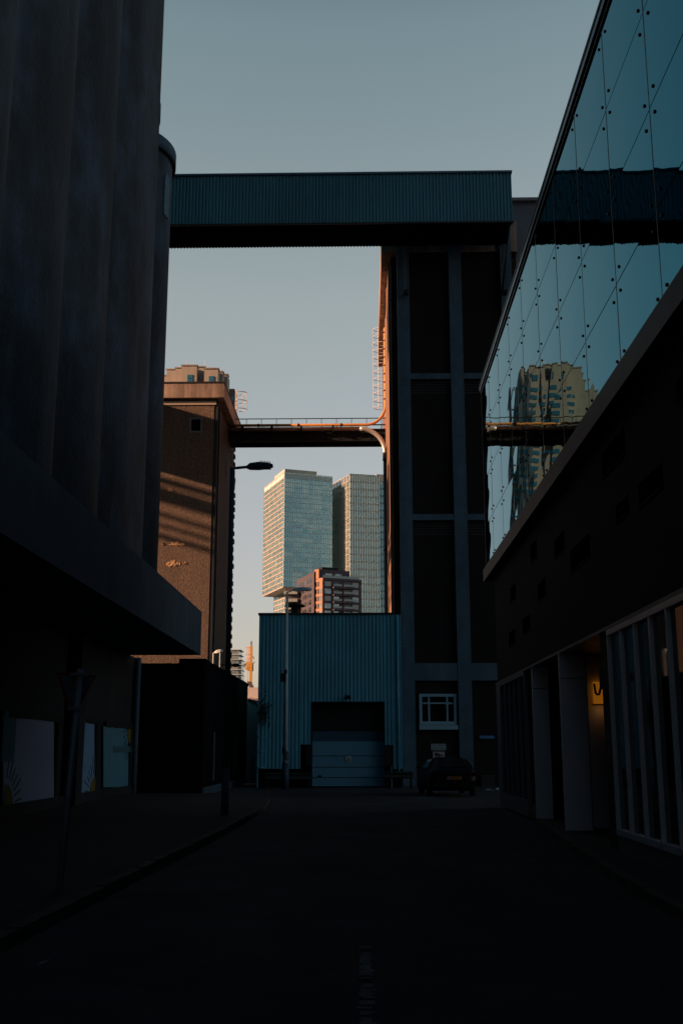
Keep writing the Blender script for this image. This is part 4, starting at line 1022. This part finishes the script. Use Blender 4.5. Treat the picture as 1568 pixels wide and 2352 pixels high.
# ================================================================== CAR
cz0 = atZ(1050, 1831, 0); carx = atY(1042, 1800, 40.2).x
car = thing('parked_car', 'black car with an orange licence plate parked by the brick tower', 'car', (carx, 40.2, 0), rot=R(4))
car.location = (carx, 40.2, 0)
def cput(name, bm, mat, parent=car, lab=None):
    bmesh.ops.recalc_face_normals(bm, faces=bm.faces); me = bpy.data.meshes.new(name); bm.to_mesh(me); bm.free(); me.materials.append(mat)
    o = bpy.data.objects.new(name, me); COL.objects.link(o); o.parent = parent
    if lab: o['label'] = lab
    return o
ST = [(0, .62, .38, .62, .86, .88, .50), (.08, .78, .27, .62, .93, .95, .60), (.35, .85, .2, .64, .96, 1.02, .62), (.75, .87, .2, .66, .97, 1.24, .58), (1.15, .88, .2, .66, .97, 1.36, .56), (1.9, .88, .2, .66, .96, 1.38, .56),
      (2.45, .88, .2, .66, .95, 1.28, .57), (2.95, .87, .2, .64, .93, .97, .62), (3.5, .85, .22, .62, .86, .88, .6), (3.85, .78, .25, .55, .76, .78, .5), (3.98, .6, .32, .5, .66, .68, .4)]
bm = B(); rings = []
for y, w, zb_, zm_, zs_, zt_, wt_ in ST:
    pr = [(w*.92, zb_), (w, zm_*.75), (w, zm_), (w*.96, zs_), (wt_, zt_-.03), (wt_*.75, zt_), (0, zt_+.012)]
    pr = pr+[(-a, b) for a, b in pr[-2::-1]]
    rings.append([bm.verts.new((a, y, b)) for a, b in pr])
for A, C in zip(rings, rings[1:]):
    for k in range(len(A)-1):
        f = bm.faces.new((A[k], A[k+1], C[k+1], C[k])); f.smooth = True
    bm.faces.new((A[-1], A[0], C[0], C[-1]))
bm.faces.new(rings[0]); bm.faces.new(rings[-1]); cb_ = cput('body', bm, car_paint)
bm = B(); extr(bm, [(-.52, .33, 1.03), (.52, .33, 1.03), (.47, 1.02, 1.36), (-.47, 1.02, 1.36)], (0, -.012, .02)); cput('rear_window', bm, win_glass)
bm = B(); extr(bm, [(-.52, 2.95, 1.0), (.52, 2.95, 1.0), (.48, 2.42, 1.30), (-.48, 2.42, 1.30)], (0, .012, .02)); cput('windscreen', bm, win_glass)
for s in (-1, 1):
    bm = B(); extr(bm, [(s*.84, .85, 1.0), (s*.84, 2.6, .98), (s*.63, 2.2, 1.28), (s*.63, 1.1, 1.3)], (s*.015, 0, .01)); cput('side_window', bm, win_glass)
    bm = B(); box(bm, s*.74-.09, s*.74+.09, -.0, .1, .72, .86); cput('tail_light', bm, tail_m)
    bm = B(); bmesh.ops.create_uvsphere(bm, u_segments=10, v_segments=6, radius=.1, matrix=Matrix.Translation((s*.98, 2.35, 1.0)) @ Matrix.Diagonal((1, .6, .7, 1))); cput('side_mirror', bm, car_paint)
    for yy in (.72, 3.2):
        bm = B(); cyl(bm, (s*.70, yy, .31), (s*.885, yy, .31), .31, n=20); wh = cput('wheel', bm, rubber)
        bm = B(); cyl(bm, (s*.88, yy, .31), (s*.895, yy, .31), .2, n=12); cput('rim', bm, steel_dark, wh)
bm = B(); box(bm, -.8, .8, -.04, .06, .32, .55); cput('rear_bumper', bm, car_paint)
bm = B(); box(bm, -.25, .27, -.055, -.04, .60, .71); plt = cput('licence_plate', bm, plate_m)
bm = B(); box(bm, -.25, -.205, -.058, -.056, .60, .71); cput('plate_strip', bm, sign_blue, plt)
for k in range(6): x = -.16+k*.065; bm = B(); box(bm, x, x+.04, -.058, -.056, .625, .69); cput('plate_character', bm, ink, plt)
bm = B(); bmesh.ops.create_uvsphere(bm, u_segments=8, v_segments=6, radius=.04, matrix=Matrix.Translation((0, .02, .86)) @ Matrix.Diagonal((1, .4, 1, 1))); cput('badge', bm, clamp_m)

# ================================================================== FAR BUILDINGS
def P2(v): return (v.x, v.y)
def curtain(t, A, Bp, z0, z1, dx, dz, fin_m, fw=.18, ft=.35, bw=.35, band_m=None):
    A = Vector((A[0], A[1])); Bp = Vector((Bp[0], Bp[1])); L = (Bp-A).length
    bm = B(); n = int(L/dx)
    for k in range(n+1): s = L*k/n; seg(bm, A, Bp, 0, ft, z0, z1, max(0, s-fw/2), min(L, s+fw/2))
    put('facade_fins', bm, fin_m, t)
    bm = B(); m = int((z1-z0)/dz)
    for k in range(m+1):
        z = z0+(z1-z0)*k/m; seg(bm, A, Bp, .0, ft*.6, z-bw/2, z+bw/2)
    put('floor_bands', bm, band_m or fin_m, t)
ZR = 150.0
def big_tower(label, uvC, uvL, uvR, extra=None):
    C = atZ(*uvC, ZR); L = atZ(*uvL, ZR); Rr = atZ(*uvR, ZR); Bk = L+Rr-C
    t = thing('glass_tower', label, 'tower', (C.x, C.y, 0), group='twin high glass towers on the skyline')
    return t, P2(C), P2(L), P2(Rr), P2(Bk)
# left one, with a shifted upper volume
t, C, L, Rr, Bk = big_tower('pale gridded glass tower with its upper half overhanging the left', (653, 1085.5), (607.5, 1121), (763, 1095))
zcut = atY(652, 1347, C[1]).z
bm = B(); prism(bm, [C, Rr, Bk, L], zcut, ZR-3); put('glass_walls', bm, tw_glass, t)
curtain(t, L, C, zcut, ZR, 2.4, 2.65, tw_fin, fw=.25, ft=.25, bw=.5, band_m=tw_warm); curtain(t, C, Rr, zcut, ZR, 1.25, 2.65, tw_fin2, fw=.3, ft=.35, bw=.3)
bm = B(); seg(bm, C, Rr, -.2, 0, ZR-3.2, ZR-.3); seg(bm, L, C, -.2, 0, ZR-3.2, ZR-.3); put('roof_screen', bm, tw_fin2, t)
bm = B(); prism(bm, [C, Rr, Bk, L], zcut-.5, zcut-.02); put('soffit', bm, tw_soffit, t)
dv = (Vector(Rr)-Vector(C)); sh_ = dv.normalized()*(dv.length*.30)
sh_ = sh_
lC = Vector(C)+sh_+(Vector(Bk)-Vector(Rr)).normalized()*1.0; lL = Vector(L)+dv*.24; lR = Vector(Rr)+dv*.1; lB = Vector(Bk)+dv*.1
xl = atY(634, 1390, 590)
bm = B(); prism(bm, [tuple(lC), tuple(lR), tuple(lB), tuple(lL)], 0, zcut-.5); put('lower_glass', bm, tw_glass, t)
curtain(t, lL, lC, 0, zcut-.5, 2.4, 2.65, tw_fin, fw=.25, ft=.25, bw=.5, band_m=tw_warm); curtain(t, lC, lR, 0, zcut-.5, 1.25, 2.65, tw_fin2, fw=.3, ft=.35, bw=.3)
q = [Vector(C).lerp(Vector(Rr), .05)+(Vector(L)-Vector(C))*.10, Vector(C).lerp(Vector(Rr), .72)+(Vector(L)-Vector(C))*.10, Vector(C).lerp(Vector(Rr), .72)+(Vector(L)-Vector(C))*.6, Vector(C).lerp(Vector(Rr), .05)+(Vector(L)-Vector(C))*.6]
bm = B(); prism(bm, [tuple(p) for p in q], ZR-3, ZR+3.2); put('roof_house', bm, tw_fin, t)
# right one
t, C, L, Rr, Bk = big_tower('pale ribbed glass tower partly hidden by the brick tower', (803, 1090), (764, 1112), (870, 1094))
bm = B(); prism(bm, [C, Rr, Bk, L], 0, ZR-3); put('glass_walls', bm, tw_glass, t)
curtain(t, L, C, 0, ZR, 2.1, 3.4, tw_fin, fw=.6, ft=.5, bw=.3); curtain(t, C, Rr, 0, ZR, 1.35, 4.0, tw_fin2, fw=.62, ft=.5, bw=.9, band_m=tw_slot)
bm = B(); seg(bm, C, Rr, -.2, 0, ZR-3.2, ZR-.3); put('roof_screen', bm, tw_fin2, t)
R2 = Vector(Rr)+(Vector(Rr)-Vector(C)).normalized()*22; o2 = (Vector(Bk)-Vector(Rr)).normalized()*3
A2 = Vector(Rr)+o2; B2 = R2+o2; z2_ = atY(880, 1103, Rr[1]).z
bm = B(); prism(bm, [tuple(A2), tuple(B2), tuple(B2+o2*6), tuple(A2+o2*6)], 0, z2_); put('lower_wing_glass', bm, tw_glass, t)
curtain(t, A2, B2, 0, z2_, 1.35, 4.0, tw_fin2, fw=.5, ft=.5, bw=.9, band_m=tw_slot)
bm = B(); prism(bm, [tuple(A2), tuple(B2), tuple(B2+o2*5), tuple(A2+o2*5)], z2_, z2_+4.2); put('roof_house', bm, tw_fin, t)

# brick apartment block
AY = 420
t = thing('apartment_block', 'brick apartment block with stacked balconies before the glass towers', 'apartment building', (0, AY, 0))
za = atY(741, 1329, AY).z; zpent = atY(722, 1309, AY).z
C = atZ(741, 1329, za); Lf = atZ(722, 1333, za); Rr = atZ(829, 1334.5, za)
C, Lf, Rr = Vector(P2(C)), Vector(P2(Lf)), Vector(P2(Rr)); Lf = C+(Lf-C).normalized()*9 if (Lf-C).length > 40 else Lf
back = Rr+(Lf-C)
bm = B(); prism(bm, [tuple(C), tuple(Rr), tuple(back), tuple(Lf)], 0, za); put('main_wall', bm, apt_brick, t)
bm = B(); seg(bm, Lf, C, 0, .12, 0, za+.4); put('sunlit_wall', bm, apt_sunlit, t)
bm = B(); seg(bm, C, Rr, 0, .3, za-.6, za+.4); put('roof_parapet', bm, apt_brick, t)
LW = (Rr-C).length; LS = (C-Lf).length
pen = [Lf+(C-Lf)*.0+(Rr-C)*.0, C.lerp(Lf, .45), C.lerp(Lf, .45)+(Rr-C)*.80, Lf+(Rr-C)*.85]
bm = B(); prism(bm, [tuple(pen[0]), tuple(pen[1]), tuple(pen[2]), tuple(pen[3])], za, zpent+.6); put('penthouse', bm, apt_brick, t)
bm = B(); seg(bm, pen[0], pen[1], 0, .12, za, zpent+.7); put('sunlit_penthouse_wall', bm, apt_sunlit, t)
bm = B(); prism(bm, [tuple(pen[1]+(Rr-C)*.08), tuple(pen[1]+(Rr-C)*.5), tuple(pen[0]+(Rr-C)*.5), tuple(pen[0]+(Rr-C)*.08)], zpent+.6, zpent+1.6); put('roof_plant', bm, dark_conc, t)
bm = B()
for a, b in ((.20, .42), (.52, .74)): seg(bm, pen[1], pen[2], 0, .08, za+.2, za+2.6, LW*.8*a, LW*.8*b)
put('penthouse_window', bm, apt_glass, t)
bm = B(); seg(bm, C, Rr, -.3, -.22, za+.4, za+1.5, LW*.02, LW*.97); put('terrace_balustrade', bm, rail_glass, t)
FH = 17.6*AY*.976/F
nfl = int(za/FH)
rr = random.Random(31)
for k in range(min(nfl, 12)):
    z = za-.9-FH*k
    for (a, b) in ((.05, .21), (.77, .93)):
        bm = B(); seg(bm, C, Rr, -.02, .05, z-FH*.68, z-.05, LW*a, LW*b)
        put('window', bm, rr.choice((apt_pane, apt_pane, apt_glass)), t)
    for (a, b) in ((.27, .47), (.54, .78)):
        bm = B(); seg(bm, C, Rr, .0, .06, z-FH*.72, z-.0, LW*(a+.01), LW*(b-.05)); put('balcony_door', bm, win_glass if rr.random() < .4 else apt_glass, t)
        bm = B(); seg(bm, C, Rr, .06, 1.5, z-FH*.98, z-FH*.78, LW*a-.3, LW*b); seg(bm, C, Rr, 1.35, 1.5, z-FH*.78, z-FH*.66, LW*a-.3, LW*b); bl = put('balcony', bm, apt_brick, t)
        bm = B(); seg(bm, C, Rr, 1.4, 1.46, z-FH*.66, z-FH*.4, LW*a-.2, LW*b-.1); put('balcony_glass', bm, rail_glass, bl)
    for (a, b) in ((.12, .32), (.42, .60), (.72, .9)):
        if k == 0 and a > .7: continue
        bm = B(); seg(bm, Lf, C, .12, .2, z-FH*.66, z-.05, LS*a, LS*b); put('side_window', bm, win_glass if a < .7 else apt_glass, t)
# darker wing to its left
WA = Lf+(Lf-C).normalized()*0+Vector((0, 0)); wL = atZ(681, 1333, zpent)
wL = Vector(P2(wL)); wR = Vector(P2(atZ(721.5, 1312, zpent)))
t = thing('dark_apartment_wing', 'dark brick wing with white balcony fronts left of the apartment block', 'apartment building', (wL.x, wL.y, 0))
bm = B(); prism(bm, [tuple(wL), tuple(wR), tuple(wR+Vector((6, 30))), tuple(wL+Vector((6, 30)))], 0, zpent); put('main_wall', bm, M('shadow_brick', (.068, .057, .07), var=.15, bump=0), t)
WW = (wR-wL).length
for k in range(9):
    z = zpent-2.2-FH*k
    for a in ((.12, .2), (.25, .32), (.38, .44), (.5, .56), (.62, .68), (.74, .84)):
        if k < 2 or a[0] > .3:
            bm = B(); seg(bm, wL, wR, 0, .1, z-FH*.6, z, WW*a[0], WW*a[1]); put('window', bm, win_glass if rr.random() < .5 else apt_glass, t)
g0 = atY(653, 1368, wL.y-8); g1 = atY(682, 1343, wL.y-8)
ax, ay = atY(652, 1400, wL.y-6), atY(683, 1400, wL.y-6)
for k in range(7):
    z = atY(666, 1361+17.6*k, wL.y-6).z
    bm = B(); box(bm, ax.x+k*.15, ay.x, wL.y-7.5, wL.y-6, z-.8, z+.45); put('balcony', bm, apt_pane, t)
bm = B(); box(bm, ax.x+.5, ay.x+1, wL.y-6, wL.y+10, 0, atY(666, 1350, wL.y-6).z); put('bay_wall', bm, M('shadow_brick', (.068, .057, .07)), t)

# tan stepped tower behind the pebbledash tower
KY = 360
t = thing('stepped_tower', 'tan high rise with stepped crown and teal windows behind the left tower', 'tower', (-60, KY, 0))
def kx(u, Y): return atY(u, 860, Y).x
blocks = [(345, 362, 905, 359), (362, 372, 880, 358), (372, 388, 863, 357), (383, 403.5, 849, 355), (403, 419, 845.5, 350.5), (417, 452, 840, 346), (451, 470, 843, 350), (469, 500.5, 847, 346), (500, 511.5, 854, 350.5), (511, 522.5, 860.5, 355)]
for i, (u0, u1, v, Y) in enumerate(blocks):
    x0, x1 = kx(u0, Y), kx(u1, Y); zt_ = atY((u0+u1)/2, v, Y).z
    bm = B(); box(bm, x0, x1, Y+i*.01, 361+i*.03, 0, zt_); bk = put('tower_bay', bm, tan_tower, t)
    bm = B(); box(bm, x0-.25, x1+.3, Y-.25, Y+3, zt_, zt_+.35); put('coping', bm, tan_tower, bk)
xa_, xb_ = kx(417, 346), kx(452, 346)
def kwin(u0, u1, v0, v1, Y):
    a = atY(u0, v1, Y); b = atY(u1, v0, Y); bm = B(); box(bm, a.x, b.x, Y-.15, Y+.2, a.z, b.z); return put('window', bm, tan_win, t)
kwin(430.5, 443, 861, 869, 346); kwin(430.5, 443, 870, 878, 346); kwin(479.5, 491.5, 864, 877, 346); w = kwin(457, 463, 867, 870, 350)
for k in range(16):
    v = 893+19.5*k*.93
    kwin(427, 446, v, v+9.5, 346); kwin(475, 496, v, v+9.5, 346); kwin(453, 466, v+1, v+8, 350)
    if k < 14: kwin(501.5, 510, v, v+8, 350.5); kwin(405, 416, v, v+8, 350.5); kwin(386, 400, v, v+8, 356); kwin(513, 520, v, v+8, 355)
x0, x1 = kx(517, 362), kx(539.5, 362); zt_ = atY(530, 893, 362).z
bm = B(); box(bm, x0, x1, 362, 365, 0, zt_); wg = put('glass_wing', bm, M('wing_panels', (.20, .17, .16), var=.1, bump=0), t)
bm = B()
for k in range(40): z = zt_-3-3*k*1.02; box(bm, x0+.2, x1-.3, 361.8, 362.1, z-1.5, z)
put('ribbon_windows', bm, tan_win, wg)
for u in (429, 472): a = atY(u, 840, 352); b = atY(u, 829, 352); bm = B(); cyl(bm, (a.x, 352, a.z-3), (a.x, 352, b.z), .12, n=5); put('antenna', bm, steel_white, t)
# slim pale tower
SYY = 700
t = thing('slim_tower', 'slim pale tower with stepped balconies far off beside the drilling rig', 'tower', (atY(545, 1500, SYY).x, SYY, 0))
x0, x1 = atY(528, 1520, SYY).x, atY(548, 1520, SYY).x; z1 = atY(540, 1492, SYY).z; z2 = atY(540, 1510, SYY).z
bm = B(); box(bm, x0, x1, SYY, SYY+20, 0, z1); box(bm, x1, atY(554, 1510, SYY).x, SYY+3, SYY+18, 0, atY(550, 1517, SYY).z); put('glass_walls', bm, slim_m, t)
bm = B(); z = z1
while z > 5: box(bm, x0, x1+(1.4 if z > z2 else 2), SYY-.8, SYY+18, z-.3, z+.1); z -= 3.2
put('floor_slabs', bm, slim_band, t)
# drilling rig with flag
RY = 150
t = thing('drilling_rig', 'orange lattice mast rising behind the low building', 'drilling rig', (atY(576, 1590, RY).x, RY, 0))
a = atY(575.5, 1484, RY); k_ = RY*.98/F
mx = a.x; zt_ = a.z
bm = B(); box(bm, mx-.06, mx+.3, RY-.15, RY+.15, 0, zt_); put('mast', bm, rig_m, t)
bm = B(); cyl(bm, (mx+.1, RY, zt_), (mx+.1, RY, zt_+.7), .09, n=6); cyl(bm, (mx+.1, RY, zt_+.35), (mx+.1, RY, zt_+.42), .16, n=8); put('mast_tip', bm, rig_dark, t)
bm = B()
x0 = atY(566, 1500, RY).x
for x in (x0, x0+.35): cyl(bm, (x, RY, atY(570, 1540, RY).z), (x, RY, zt_-.1), .035, n=5)
for v in (1487, 1503, 1513): z = atY(570, v, RY).z; cyl(bm, (x0-.05, RY, z), (mx, RY, z), .04, n=5)
put('side_frame', bm, rig_m, t)
bm = B(); xl = mx-.42; z0 = 0
cyl(bm, (xl+.1, RY-.1, 0), (xl+.1, RY-.1, atY(570, 1487, RY).z), .04, n=5)
put('side_pole', bm, rig_m, t)
bm = B()
for i in range(5): x = x0+.02+i*.19; box(bm, x, x+.06, RY-.45, RY-.4, atY(570, 1540, RY).z, atY(570, 1521, RY).z)
for v in (1521.5, 1539): z = atY(570, v, RY).z; box(bm, x0, mx+.1, RY-.46, RY-.38, z-.05, z+.05)
put('basket', bm, rig_m, t)
bm = B(); z = atY(576, 1582, RY).z
pc = atY(579, 1570, RY-1)
extr(bm, [(atY(569, 1566, RY).x, RY-.6, atY(569, 1564, RY).z), (atY(569.5, 1566, RY).x, RY-.6, atY(569, 1570, RY).z), (atY(574, 1566, RY).x, RY-.6, atY(574, 1576, RY).z), (atY(574, 1580, RY).x, RY-.6, atY(574, 1582, RY).z), (atY(583, 1580, RY).x, RY-.6, atY(583, 1582, RY).z), (atY(582, 1580, RY).x, RY-.6, atY(582, 1576, RY).z), (atY(579, 1570, RY).x, RY-.6, atY(579, 1570, RY).z)], (0, 1.0, 0)); put('drive_head', bm, rig_dark, t)
bm = B(); p0 = atY(577, 1504, RY); p1 = atY(583, 1510, RY); tube(bm, [p0, p1, p1+Vector((0, 0, -.25))], .05, 5); p0 = atY(578, 1525, RY); p1 = atY(585, 1520, RY); tube(bm, [p0, p0.lerp(p1, .6)+Vector((0, 0, -.1)), p1], .05, 5); put('hose_arm', bm, rig_dark, t)
fl = thing('flag', 'drooping yellow and dark blue flag caught behind the orange mast', 'flag', tuple(atY(568, 1530, RY+.5)))
bm = B(); n = 12; g = []
for i in range(n+1):
    s = i/n; u = 560+s*22; vt = 1523-1.5*math.sin(s*4)+(3 if s < .1 else 0); vb = 1533+8.5*math.sin(min(1, s*1.5)*math.pi/2)
    g.append([bm.verts.new(atY(u, vt+(vb-vt)*q/5, RY+.5+.2*math.sin(s*7+q*.5))) for q in range(6)])
for i in range(n):
    for q in range(5): f = bm.faces.new((g[i][q], g[i+1][q], g[i+1][q+1], g[i][q+1])); f.smooth = True
put('cloth', bm, flag_m, fl)
# white block at the rig foot
WY = 140
t = thing('white_block', 'sunlit white rendered block between the low building and the shed', 'building', (atY(580, 1600, WY).x, WY, 0))
bm = B(); a = atY(560, 1579, WY); b = atY(600, 1578, WY); box(bm, a.x, b.x+6, WY, WY+15, 0, a.z); put('rendered_wall', bm, white_block, t)
bm = B(); z = atY(580, 1604, WY-2).z; box(bm, a.x, b.x+6, WY-2, WY-.01, 0, z); put('lower_annex', bm, M('pink_render', (.35, .24, .22), bump=0), t)
